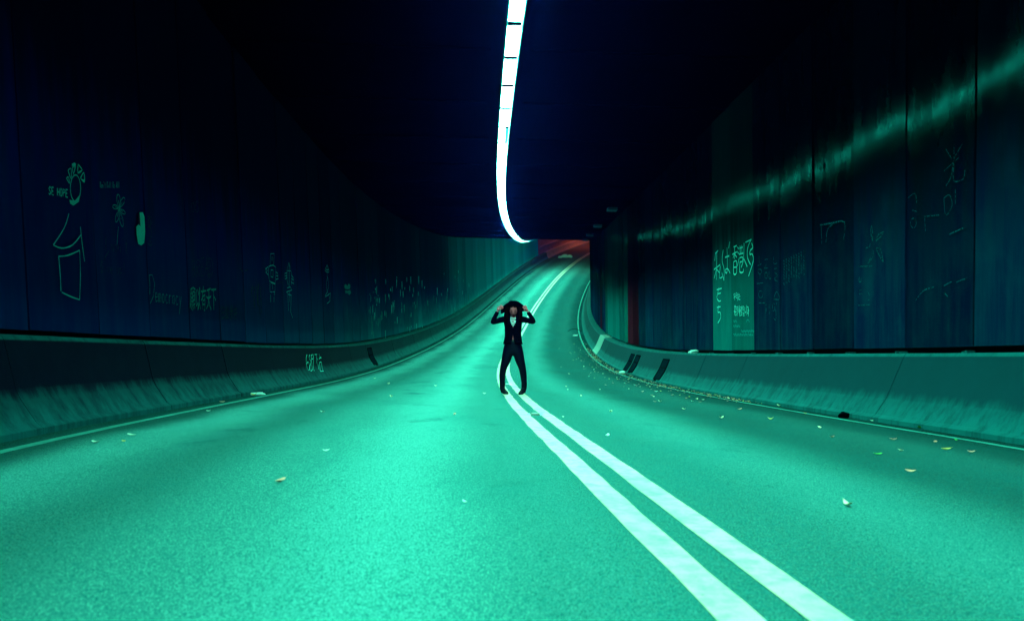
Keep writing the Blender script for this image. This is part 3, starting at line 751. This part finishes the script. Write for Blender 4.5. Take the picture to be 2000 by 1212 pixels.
chalk(1, 'faint chalk dashes below the chalk propeller', T7, [[(985, 346), (1098, 345)], [(985, 580), (1020, 575)], [(985, 550), (1010, 545)], [(980, 675), (1075, 670)], [(1060, 560), (1075, 590)], [(1062, 632), (1078, 626)], ell(995, 460, 10, 18, 8)], 'chalk_faint', .014)
chalk(1, 'scratched chalk lines low on the nearest right panel', T7, [[(1700, 512), (1735, 492), (1770, 475)], [(1810, 480), (1850, 462), (1895, 450)], [(1460, 640), (1530, 552), (1620, 520)], [(1705, 565), (1735, 600)], [(1750, 76), (1810, 45), (1870, 25)]], 'chalk_faint', .011)
chalk(1, 'large faint chalk character for light on the nearest right panel', T6, [[(1268, 610), (1305, 672)], [(1318, 580), (1318, 672)], [(1374, 570), (1320, 662)], [(1255, 747), (1350, 660)], [(1316, 680), (1300, 780), (1268, 838)], [(1318, 690), (1314, 795), (1332, 812), (1376, 795), (1386, 740)]], 'chalk_faint', .013, name='chalk_writing')
chalk(1, 'faint chalk strokes on the nearest right panel', T6, [[(1030, 915), (1075, 885), (1085, 945)], [(1060, 990), (1085, 998)], [(1255, 915), (1290, 895), (1306, 962), (1265, 1022), (1255, 915)], [(1326, 860), (1326, 950)], [(1130, 1030), (1225, 1020)], [(1135, 1030), (1140, 1120)], [(1290, 1140), (1375, 1100)], ell(1065, 1070, 18, 30, 8)], 'chalk_faint', .011)
chalk(1, 'faint chalk frame on a dark right panel', T6, [[(485, 1082), (560, 1070), (636, 1064), (630, 1172)], [(490, 1085), (495, 1200)], [(520, 1190), (530, 1110), (560, 1080)]], 'chalk_faint', .022)
chalk(1, 'small pale oval scuff high on a right panel', T6, [], 'chalk_mid', .02, fills=[ell(483, 720, 11, 24, 10)], name='scuff_mark')

# ------------------------------------------------------------------ the woman in the hat
M['skin'] = plain('skin', (.52, .062, .085), .7, .03)
M['jacket'] = plain('black_wool', (.0006, .0009, .0040), .9, .0)
M['leather'] = plain('black_leather', (.0003, .0006, .0070), .42, .08)
M['boot'] = plain('black_suede', (.0012, .0018, .0060), .8, .08)
M['felt'] = plain('black_felt', (.0012, .0012, .0040), .95, .0)
M['hair'] = plain('dark_brown_hair', (.005, .0012, .0012), .7, .0)
M['hair_ends'] = plain('brown_hair_ends', (.09, .03, .022), .5, .2)  # lighter brown of the stray ends
M['lips'] = plain('dark_red_lips', (.32, .006, .028), .7, .0)
M['eye'] = plain('eye_make_up', (.010, .003, .005), .8, .0)
M['gem'] = plain('pale_crystal', (.45, .75, .85), .12, .8)

def skin_data(name, verts, edges, mats, sub=2, root=0):
    me = bpy.data.meshes.new(name + '_graph')
    me.from_pydata([v[0] for v in verts], edges, [])
    ob = bpy.data.objects.new(name + '_graph', me); COL.objects.link(ob)
    ob.modifiers.new('skin', 'SKIN').use_smooth_shade = True
    for i, v in enumerate(verts):
        r = v[1] if hasattr(v[1], '__len__') else (v[1], v[1])
        me.skin_vertices[0].data[i].radius = r
        me.skin_vertices[0].data[i].use_root = (i == root)
    ob.modifiers.new('sub', 'SUBSURF').levels = sub
    ob.modifiers['sub'].render_levels = sub
    bpy.context.view_layer.update()
    out = bpy.data.meshes.new_from_object(ob.evaluated_get(bpy.context.evaluated_depsgraph_get()))
    bpy.data.objects.remove(ob); bpy.data.meshes.remove(me)
    out.name = name; out.materials.clear()
    for m_ in mats: out.materials.append(m_)
    for p in out.polygons: p.use_smooth = True; p.material_index = 0
    return out
def joined(name, datas, mat, parent=None):
    bm = bmesh.new()
    for d in datas: bm.from_mesh(d)
    me = bpy.data.meshes.new(name); bm.to_mesh(me); bm.free()
    me.materials.clear(); me.materials.append(mat)
    for p in me.polygons: p.use_smooth = True; p.material_index = 0
    o = bpy.data.objects.new(name, me); COL.objects.link(o)
    if parent is not None: o.parent = parent
    return o
def chain(pts):
    return pts, [(i, i + 1) for i in range(len(pts) - 1)]
def head_data():
    bm = bmesh.new(); bmesh.ops.create_uvsphere(bm, u_segments=28, v_segments=20, radius=1)
    for v in bm.verts:
        x, y, z = v.co
        jaw = 1 - .30 * max(0, -z) ** 1.3
        v.co = Vector((x * .070 * jaw, y * .088 * (1 - .12 * max(0, -z)), z * .104))
        if y < 0:                                   # the face looks towards -y
            f = -y
            nose = math.exp(-(x / .16) ** 2) * math.exp(-((z + .12) / .20) ** 2) * f
            v.co.y -= .018 * nose
            for ex in (-.42, .42):
                v.co.y += .007 * math.exp(-((x - ex) / .22) ** 2 - ((z - .10) / .14) ** 2) * f
            v.co.y -= .006 * math.exp(-(x / .3) ** 2 - ((z + .50) / .12) ** 2) * f
            v.co.y -= .006 * math.exp(-(x / .28) ** 2 - ((z + .86) / .16) ** 2) * f
    me = bpy.data.meshes.new('head'); bm.to_mesh(me); bm.free()
    return me
sw, lw = on_road(1004.5, 770)
person = None
HEAD = Vector((.005, -.055, 1.475)); BOW = R(14)
hm = head_data(); hm.transform(Matrix.Translation(HEAD) @ Matrix.Rotation(BOW, 4, 'X') @ Matrix.Rotation(R(-3), 4, 'Z'))
body_v = [((0, .0, .84), .085), ((0, .0, .97), (.100, .075)), ((0, -.005, 1.10), (.100, .078)), ((0, .0, 1.24), (.105, .080)), ((0, .005, 1.325), (.062, .058)), ((0, -.01, 1.395), .046), ((.003, -.035, 1.44), .044),
          ((-.080, .0, .80), .070), ((-.112, -.01, .63), .060), ((-.168, -.015, .467), .042), ((-.190, .01, .30), .040), ((-.186, .025, .12), .028),
          ((.080, .0, .80), .070), ((.112, -.01, .63), .060), ((.168, -.015, .467), .042), ((.190, .01, .30), .040), ((.200, .025, .12), .028),
          ((-.150, .005, 1.318), .034), ((-.27, -.085, 1.298), .030), ((-.355, -.14, 1.272), .028), ((-.315, -.14, 1.37), .026), ((-.272, -.125, 1.475), .022),
          ((.150, .005, 1.318), .034), ((.275, -.085, 1.303), .030), ((.365, -.14, 1.284), .028), ((.315, -.14, 1.375), .026), ((.262, -.125, 1.472), .022)]
body_e = [(0, 1), (1, 2), (2, 3), (3, 4), (4, 5), (5, 6), (0, 7), (7, 8), (8, 9), (9, 10), (10, 11), (0, 12), (12, 13), (13, 14), (14, 15), (15, 16),
          (4, 17), (17, 18), (18, 19), (19, 20), (20, 21), (4, 22), (22, 23), (23, 24), (24, 25), (25, 26)]
parts = [skin_data('trunk', body_v, body_e, [M['skin']]), hm]
for sx in (-1, 1):      # hands: palm, thumb and four fingers closing on the brim
    wx, wz = (-.272, 1.475) if sx < 0 else (.262, 1.472)
    W = Vector((wx, -.125, wz)); G = Vector((sx * .198, -.115, 1.548))
    d = (G - W).normalized(); n = Vector((0, -1, 0)); sd = d.cross(n).normalized()
    pv = [(W, .021), (W + d * .03, (.030, .018)), (W + d * .062, (.036, .015))]
    pe = [(0, 1), (1, 2)]
    for k, ln in enumerate((.052, .062, .058, .046)):
        b0 = W + d * .062 + sd * (k - 1.5) * .0185; i = len(pv)
        pv += [(b0 + d * .012, .0088), (b0 + d * (.012 + ln * .55) + Vector((0, -.010, 0)), .0082), (b0 + d * (.012 + ln * .80) + Vector((0, .012, 0)) * 1, .0074), (b0 + d * (.006 + ln * .82) + Vector((0, .032, 0)), .0062)]
        pe += [(2, i), (i, i + 1), (i + 1, i + 2), (i + 2, i + 3)]
    i = len(pv); b0 = W + d * .022 - sd * .026
    pv += [(b0, .0105), (b0 + d * .026 - sd * .016 + Vector((0, .008, 0)), .0092), (b0 + d * .052 - sd * .012 + Vector((0, .020, 0)), .0075)]
    pe += [(1, i), (i, i + 1), (i + 1, i + 2)]
    parts.append(skin_data('hand', pv, pe, [M['skin']], 2))
person = joined('person', parts, M['skin'])
person.location = P(sw, lw - .026, .004)
tag(person, 'woman in black standing on the double line holding her wide hat brim with both hands', 'person')

# trousers
tv = [((0, .0, 1.00), (.128, .092)), ((0, .0, .92), (.150, .105)), ((0, .0, .84), (.165, .112)), ((-.090, .0, .755), .106), ((-.112, -.01, .63), .096), ((-.168, -.018, .467), .066), ((-.190, .01, .31), .060), ((-.186, .025, .16), .046), ((-.186, .025, .09), .042),
      ((.090, .0, .755), .106), ((.112, -.01, .63), .096), ((.166, -.018, .467), .068), ((.190, .01, .31), .064), ((.200, .025, .16), .048), ((.200, .025, .09), .042)]
te = [(0, 1), (1, 2), (2, 3), (3, 4), (4, 5), (5, 6), (6, 7), (7, 8), (2, 9), (9, 10), (10, 11), (11, 12), (12, 13), (13, 14)]
joined('trousers', [skin_data('trousers', tv, te, [M['leather']])], M['leather'], person)
# boots: shaft, pointed foot, stacked heel
for ax, tx in ((-.186, .055), (.200, -.050)):
    a, ae = chain([((ax, .025, .25), .056), ((ax, .025, .18), .054), ((ax, .028, .11), .050), ((ax + tx * .2, .010, .075), .052), ((ax + tx * .7, -.05, .048), (.050, .038)), ((ax + tx * 1.3, -.12, .032), (.046, .028)), ((ax + tx * 1.7, -.175, .022), (.026, .018))])
    h, he = chain([((ax, .055, .085), .040), ((ax, .062, .04), .030), ((ax, .064, .010), .028)])
    bt = joined('boot', [skin_data('boot', a, ae, [M['boot']])], M['boot'], person)
    joined('heel', [skin_data('heel', h, he, [M['boot']], 1)], M['boot'], bt)
# jacket: open front, sleeves to the wrist, short collar
def jacket():
    zs = [.885, .93, .97, 1.02, 1.06, 1.11, 1.17, 1.21, 1.25, 1.29, 1.33, 1.365, 1.41]
    wx = [.172, .164, .156, .148, .144, .145, .150, .154, .158, .166, .172, .135, .085]
    wy = [.118, .112, .106, .102, .102, .106, .112, .115, .114, .106, .092, .078, .062]
    gp = [.030, .026, .020, .010, .0, .0, .0, .008, .024, .034, .042, .046, .046]
    v, f = [], []; n = 30
    for layer in (0, 1):
        for z, a, b, g in zip(zs, wx, wy, gp):
            a -= layer * .008; b -= layer * .008
            t0 = math.asin(min(.9, g / a))
            for i in range(n + 1):
                th = t0 + (2 * math.pi - 2 * t0) * i / n
                fold = .003 * math.sin(th * 7 + z * 40)
                v.append((math.sin(th) * (a + fold), -math.cos(th) * (b + fold) + (.0 if z < 1.3 else .004), z + (.012 * math.cos(th) if z < .93 else 0)))
    L = len(zs) * (n + 1)
    for layer in (0, 1):
        for j in range(len(zs) - 1):
            for i in range(n):
                k = layer * L + j * (n + 1) + i
                q = (k, k + 1, k + n + 2, k + n + 1); f.append(q if layer == 0 else q[::-1])
    for i in range(n): f.append((i, i + L, i + 1 + L, i + 1))
    for j in range(len(zs) - 1):
        k = j * (n + 1); f.append((k, k + n + 1, k + n + 1 + L, k + L)); k += n; f.append((k, k + L, k + n + 1 + L, k + n + 1))
    me = bpy.data.meshes.new('jacket'); me.from_pydata(v, [], f); me.update(); return me
slv = []
for sx, pts in ((-1, [((-.125, .005, 1.325), .066), ((-.185, -.02, 1.322), .058), ((-.275, -.088, 1.298), .050), ((-.362, -.142, 1.268), .046), ((-.325, -.142, 1.35), .043), ((-.278, -.128, 1.45), .034), ((-.274, -.127, 1.462), .036)]),
                (1, [((.125, .005, 1.325), .066), ((.185, -.02, 1.322), .058), ((.28, -.088, 1.303), .050), ((.372, -.142, 1.28), .046), ((.325, -.142, 1.355), .043), ((.268, -.128, 1.447), .034), ((.264, -.127, 1.459), .036)])):
    slv.append(skin_data('sleeve', *chain(pts), [M['jacket']]))
jk = joined('jacket', [jacket()] + slv, M['jacket'], person)
for sx in (-1, 1):      # lapels, a little proud of the chest
    v = [(sx * .046, -.085, 1.385), (sx * .098, -.105, 1.345), (sx * .085, -.128, 1.27), (sx * .012, -.131, 1.175), (sx * .040, -.108, 1.30)]
    v += [(a, b - .006, c) for a, b, c in v]
    mesh('lapel', v, [(0, 1, 2, 4), (4, 2, 3), (5, 9, 7, 6), (9, 8, 7), (0, 5, 6, 1), (1, 6, 7, 2), (2, 7, 8, 3), (3, 8, 9, 4), (4, 9, 5, 0)], M['jacket'], jk)
# hat: felt crown and a wide waved brim, turned up over the face
def hat():
    n = 48; v, f = [], []
    C = Vector((.0, -.020, 1.553))
    def brim(th, q):
        cx, sy = math.cos(th), math.sin(th)          # sy = -1 is the front
        ri, ro = .092, .196 + .026 * abs(cx) + .008 * math.sin(3 * th + .6)
        r = ri + (ro - ri) * q
        up = .085 * max(0, -sy) ** .55 - .105 * max(0, -cx) ** 2.5 - .065 * max(0, cx) ** 3 - .085 * max(0, sy) ** .6 + .010 * math.sin(4 * th + .9)
        return C + Vector((cx * r, sy * r * (.80 if sy < 0 else .95), .010 + up * q ** 1.2))
    rings = []
    for q in (1, .8, .6, .4, .2, 0): rings.append([brim(2 * math.pi * i / n, q) for i in range(n)])
    for zz, k in ((.02, .99), (.05, .95), (.078, .86), (.095, .66), (.098, .36)):
        rings.append([C + Vector((math.cos(2 * math.pi * i / n) * .088 * k, math.sin(2 * math.pi * i / n) * .092 * k + .01 * zz / .1, zz - (.012 if k < .5 else 0))) for i in range(n)])
    for layer in (0, 1):
        for r in rings:
            for p in r: v.append(p - Vector((0, 0, .005)) * layer)
    m_ = len(rings); L = m_ * n
    for layer in (0, 1):
        for j in range(m_ - 1):
            for i in range(n):
                a = layer * L + j * n + i; b = layer * L + j * n + (i + 1) % n
                q = (a, b, b + n, a + n); f.append(q if layer == 0 else q[::-1])
        f.append(tuple(layer * L + (m_ - 1) * n + i for i in range(n)))
    for i in range(n): f.append((i, i + L, (i + 1) % n + L, (i + 1) % n))
    return mesh('hat', v, f, M['felt'], person, smooth=True)
hat()
# hair: a cap and long wavy locks falling past the shoulders
locks = []
rh = random.Random(11)
for sx in (-1, 1):
    for k in range(7):
        a = R(56 + k * 18)
        x0, y0 = sx * .092 * math.sin(a) + .004, HEAD.y - .070 * math.cos(a) + .02
        ln = rh.uniform(.20, .30)
        pts = []
        for j in range(6):
            t_ = j / 5
            pts.append(((x0 + sx * (.045 * math.sin(t_ * 2.6) + .012 * math.sin(t_ * 6 + k)), y0 - (.030 * t_ if k < 3 else -.01 * t_), 1.55 - ln * t_), .046 * (1 - .45 * t_)))
        locks.append(skin_data('lock', *chain(pts), [M['hair']], 1))
cap = bmesh.new(); bmesh.ops.create_uvsphere(cap, u_segments=20, v_segments=14, radius=1)
for v in cap.verts:
    x, y, z = v.co
    v.co = Vector((x * .079, y * .094 + .012, z * .108 + .006))
bmesh.ops.delete(cap, geom=[v for v in cap.verts if v.co.y < -.045 and v.co.z < .058], context='VERTS')
cm = bpy.data.meshes.new('cap'); cap.to_mesh(cm); cap.free(); cm.transform(Matrix.Translation(HEAD) @ Matrix.Rotation(BOW, 4, 'X'))
hr = joined('hair', locks + [cm], M['hair'], person)
for sx in (-1, 1):
    joined('stray_lock', [skin_data('stray_lock', *chain([((sx * .095, -.03, 1.47), .010), ((sx * .125, -.04, 1.43), .011), ((sx * .150, -.045, 1.405), .006)]), [M['hair_ends']], 1)], M['hair_ends'], hr)
# face
def on_face(x, z, lift=0):      # face coordinates in head radii -> a point on the face
    y = -math.sqrt(max(0, 1 - x * x - z * z))
    p = Vector((x * .070 * (1 - .30 * max(0, -z) ** 1.3), y * .088 * (1 - .12 * max(0, -z)) - lift, z * .104))
    return Matrix.Translation(HEAD) @ Matrix.Rotation(BOW, 4, 'X') @ p
def disc(name, x, z, rx, rz, mat, lift, n=10, arch=0):
    c = on_face(x, z, lift + .002); v = [c]
    for i in range(n):
        a = 2 * math.pi * i / n; q = on_face(x + math.cos(a) * rx, z + math.sin(a) * rz + arch * (1 - math.cos(a) ** 2), lift); v.append(q)
    return mesh(name, v, [(0, 1 + i, 1 + (i + 1) % n) for i in range(n)], mat, person, smooth=True)
for sx in (-1, 1):
    disc('eye', sx * .42, .08, .21, .065, M['eye'], .001)
    disc('eyebrow', sx * .43, .29, .26, .040, M['eye'], .003, arch=.02)
disc('lips', .0, -.53, .28, .12, M['lips'], .012)
# necklace: a bib of crystals
bib = empty('necklace', (0, 0, 0), person)
rn = random.Random(5)
for row, (z0, n, w) in enumerate(((1.345, 5, .040), (1.318, 5, .042), (1.290, 5, .042), (1.262, 4, .034), (1.236, 3, .022), (1.214, 1, 0))):
    for i in range(n):
        x = 0 if n == 1 else -w + 2 * w * i / (n - 1)
        r = rn.uniform(.0085, .0125); y = -.104 - .010 * row * .6 + abs(x) * .25
        c = Vector((x, y - .012, z0 + rn.uniform(-.004, .004) - abs(x) * -.25))
        v = [c + Vector((r, 0, 0)), c + Vector((0, 0, r)), c - Vector((r, 0, 0)), c - Vector((0, 0, r)), c + Vector((rn.uniform(-.3, .3) * r, -r * .8, rn.uniform(-.3, .3) * r)), c + Vector((0, r * .6, 0))]
        mesh('crystal', v, [(0, 1, 4), (1, 2, 4), (2, 3, 4), (3, 0, 4), (1, 0, 5), (2, 1, 5), (3, 2, 5), (0, 3, 5)], M['gem'], bib)

# ------------------------------------------------------------------ leaves, studs and litter
LEAFM = {k: plain('leaf_' + k, c, .7, .2) for k, c in dict(cream=(.95, .62, .42), tan=(.90, .30, .22), yellow=(.85, .46, .12), green=(.10, .42, .05), pale=(.55, .60, .50), brown=(.30, .12, .08), dark=(.01, .02, .02)).items()}
def leaf_data(seed, mat):
    r_ = random.Random(seed); n = 6; v, f = [], []
    curl, tw = r_.uniform(.12, .35), r_.uniform(-.5, .5)
    for i in range(n + 1):
        t_ = i / n; w = .30 * math.sin(math.pi * min(1, t_ * .93 + .05)) ** .8 * (1 - .25 * t_)
        zc = curl * (2 * t_ - 1) ** 2
        for k in (-1, 0, 1):
            v.append((t_ - .5, k * w, zc + abs(k) * w * .45 + k * tw * w * (t_ - .5) + r_.uniform(-.01, .01)))
    for i in range(n):
        for k in (0, 1):
            a = i * 3 + k; f.append((a, a + 1, a + 4, a + 3))
    b = len(v); v += [(.5, -.012, curl), (.5, .012, curl), (.74, .0, curl + .08)]; f.append((b, b + 1, b + 2))
    zm = min(q[2] for q in v)
    me = bpy.data.meshes.new('leaf'); me.from_pydata([(a, b_, c - zm) for a, b_, c in v], [], f); me.materials.append(mat)
    for p in me.polygons: p.use_smooth = True
    return me
LD = {k: [leaf_data(i * 7 + j, m_) for j in range(3)] for i, (k, m_) in enumerate(LEAFM.items())}
ri = random.Random(21)
def leaf(s, lat, size, kind, label, group, cat='leaf', name='fallen_leaf', up=.006):
    o = bpy.data.objects.new(name, ri.choice(LD[kind])); COL.objects.link(o)
    o.location = P(s, lat, up); o.scale = (size, size, size)
    o.rotation_euler = (ri.uniform(-.08, .08), ri.uniform(-.08, .08), ri.uniform(0, 6.28))
    tag(o, label, cat, group); return o
NAMED = [(1655, 990, .11, 'cream', 'large cream leaf lying alone in the right lane, nearest the camera'), (1778, 923, .10, 'tan', 'brownish pink leaf in the right lane beyond the large cream leaf'),
         (1848, 879, .13, 'yellow', 'long yellow leaf just inside the right edge line'), (1797, 837, .15, 'green', 'bright green leaf against the foot of the right barrier'),
         (1714, 889, .10, 'green', 'yellow green leaf in the right lane left of the long yellow leaf'), (1744, 860, .10, 'tan', 'tan leaf near the right edge line below the bright green leaf'),
         (1827, 865, .09, 'tan', 'tan leaf beside the right edge line above the long yellow leaf'), (1625, 855, .09, 'tan', 'lone tan leaf in the outer right lane below a yellow leaf on the line'),
         (1573, 808, .09, 'yellow', 'yellow leaf lying on the right edge line'), (1505, 819, .11, 'yellow', 'flat yellow leaf in the right lane beside the line'), (1867, 861, .08, 'green', 'small dark green leaf touching the right edge line'),
         (1409, 817, .10, 'cream', 'cream leaf in the middle of the right lane'), (637, 882, .08, 'pale', 'pale sliver of leaf alone in the left lane'), (908, 984, .05, 'pale', 'pale blurred leaf scrap low in the centre of the left lane'),
         (496, 772, .16, 'yellow', 'long yellow leaf on the foot of the left barrier'), (434, 786, .12, 'tan', 'tan leaf in the left gutter beside the edge line'), (257, 852, .12, 'pale', 'pale leaf just inside the left edge line'),
         (888, 810, .10, 'tan', 'tan leaf on the road left of the woman and nearer the camera'), (946, 769, .09, 'cream', 'cream leaf on the road beside the woman\'s boot'), (764, 775, .11, 'cream', 'cream leaf far left of the woman in the left lane'),
         (1100, 815, .07, 'cream', 'small cream leaf just right of the double line'), (1193, 805, .10, 'cream', 'cream leaf in the right lane level with the woman\'s boots'), (1186, 852, .10, 'pale', 'pale leaf in the right lane nearer than the double line stud'),
         (1897, 884, .10, 'tan', 'tan leaf at the far right end of the lane')]
for px, py, sz, k, lab in NAMED:
    q = on_road(px, py)
    if q: leaf(q[0], q[1], sz * .62, k, lab, 'fallen leaves on the road')
SCAT = [(1289, 785), (1279, 785), (1277, 775), (1273, 772), (1282, 765), (1361, 780), (1352, 784), (1351, 764), (1423, 778), (1403, 774), (1370, 768), (1172, 761), (1183, 752), (1135, 774), (1109, 761), (1106, 755), (1111, 730), (1704, 823), (1601, 836), (1759, 881), (1521, 793),
        (759, 750), (732, 739), (851, 754), (667, 735), (1140, 716), (1160, 722), (1190, 740), (1205, 738), (1220, 748), (1240, 752), (1150, 735), (1178, 730), (1228, 760), (1130, 700), (187, 866), (242, 864), (407, 804), (548, 944), (630, 806), (1445, 800), (1336, 800), (1255, 765), (1315, 772)]
for px, py in SCAT:
    q = on_road(px, py)
    if q: leaf(q[0], q[1], ri.uniform(.045, .075), ri.choice(['cream', 'tan', 'yellow', 'pale', 'cream']), 'one of the many small dry leaves scattered over the road', 'small dry leaves on the road')
# the drift of leaf litter in the right-hand gutter, too dense to count
bm = bmesh.new()
for i in range(620):
    s = 14 + abs(ri.gauss(0, 1)) * 6 + ri.choice([0, 6, 14, 22]); lat = A_R + .02 + ri.gauss(.08, .10)
    if ri.random() < .22: lat = A_R - abs(ri.gauss(.3, .5))
    lat = min(lat, A_R + .25)
    if s > 62 or s < 9: continue
    me_ = ri.choice(LD[ri.choice(['tan', 'cream', 'yellow', 'brown', 'tan', 'dark'])])
    n0 = len(bm.verts); nf = len(bm.faces); bm.from_mesh(me_); bm.verts.ensure_lookup_table(); bm.faces.ensure_lookup_table()
    sz = ri.uniform(.025, .06)
    mm = Matrix.Translation(P(s, lat, .008)) @ Matrix.Rotation(ri.uniform(0, 6.28), 4, 'Z') @ Matrix.Scale(sz, 4)
    for v in bm.verts[n0:]: v.co = mm @ v.co
    mi = ri.choice([0, 0, 1, 2, 3])
    for fc in bm.faces[nf:]: fc.material_index = mi
me = bpy.data.meshes.new('leaf_litter'); bm.to_mesh(me); bm.free()
for k in ('tan', 'cream', 'yellow', 'brown'): me.materials.append(LEAFM[k])
o = bpy.data.objects.new('leaf_litter', me); COL.objects.link(o)
tag(o, 'drift of small dry leaves along the right hand gutter', 'leaf litter', kind='stuff')

# road studs between the double lines
M['stud'] = plain('stud_casting', (.004, .006, .008), .5, .2)
M['stud_lens'] = plain('stud_lens', (.45, .6, .6), .2, .6)
for px, py, lab in ((1041, 810, 'dark road stud between the white lines nearer than the woman'), (990, 751, 'small dark road stud between the white lines at the woman\'s boots')):
    q = on_road(px, py); rt = empty('road_stud', P(q[0], A_D, .004)); rt.rotation_euler = (0, 0, -frame(q[0])[3])
    v, f = boxmesh(-.055, .055, -.07, .07, 0, .018)
    v = [(a * (.75 if c > 0 else 1), b * (.7 if c > 0 else 1), c) for a, b, c in v]
    mesh('casting', v, f, M['stud'], rt)
    for sx in (-1, 1):
        v, f = boxmesh(sx * .075 - .018, sx * .075 + .018, -.05, .05, 0, .010); mesh('wing', v, f, M['stud_lens'], rt)
    tag(rt, lab, 'road stud', 'road studs between the double lines')

# litter
M['paper'] = plain('white_paper', (.55, .75, .75), .7)
q = on_surface(1353, 687, lambda u: BR + .12)
tag(blob('crumpled_paper', P(q[0], BR + .14, BRH + .035), .085, (1.3, .8, .6), M['paper'], 71, rough=.5), 'crumpled white paper on top of the right barrier', 'litter')
q = on_road(1124, 656)
tag(blob('crumpled_bag', P(q[0], q[1], .05), .10, (1.4, .9, .5), M['paper'], 72, rough=.5), 'small pale crumpled bag on the right edge line at the bend', 'litter')
q = on_road(1222, 729)
tag(blob('crumpled_wrapper', P(A_R * 0 + q[0], A_R + .16, .04), .08, (1.2, .9, .5), M['paper'], 73, rough=.5), 'pale crumpled wrapper in the right gutter below the paired covers', 'litter')
q = on_road(480, 771)
tag(blob('paper_scrap', P(q[0], A_L - .16, .02), .07, (1.8, .7, .35), M['paper'], 74, rough=.6), 'torn white paper scrap in the left gutter beside a long yellow leaf', 'litter')
q = on_road(1666, 816)
tag(blob('rubber_lump', P(q[0], A_R + .17, .03), .06, (1.2, .8, .7), M['black_rubber'], 75, rough=.5), 'black rubber lump in the right gutter', 'litter')
q = on_road(1126, 648)
v, f = [], []
pts = [Vector(p) for p in ((-.45, 0, .02), (-.25, .1, .16), (.05, .05, .20), (.3, -.05, .10), (.45, .1, .02))]
w = skin_data('wire', *chain([(tuple(p), .014) for p in pts]), [M['black_rubber']], 1)
o = bpy.data.objects.new('bent_wire', w); COL.objects.link(o); o.location = P(q[0], q[1] - .1, .0)
tag(o, 'bent black wire lying across the right edge line at the bend', 'wire')

# ------------------------------------------------------------------ haze added for the lamps' glow
bpy.context.view_layer.update()
lo3, hi3 = Vector((1e9,) * 3), Vector((-1e9,) * 3)
for ob in SCN.objects:
    if ob.type == 'MESH':
        for c in ob.bound_box:
            w_ = ob.matrix_world @ Vector(c)
            for k in range(3):
                lo3[k] = min(lo3[k], w_[k]); hi3[k] = max(hi3[k], w_[k])
hv = bpy.data.materials.new('glow_haze'); hv.use_nodes = True
nt = hv.node_tree; nt.nodes.remove(nt.nodes['Principled BSDF'])
pv = nt.nodes.new('ShaderNodeVolumePrincipled')
pv.inputs['Density'].default_value = .00020
pv.inputs['Anisotropy'].default_value = .88
pv.inputs['Color'].default_value = (.02, .07, 1, 1)
nt.links.new(pv.outputs[0], nt.nodes['Material Output'].inputs['Volume'])
v, f = boxmesh(lo3.x - 2, hi3.x + 2, min(lo3.y, 0) - 2, hi3.y + 2, lo3.z - 1, hi3.z + 1)
tag(mesh('haze', v, f, hv), 'thin bluish haze added to glow around the strip lights', 'haze', kind='stuff')
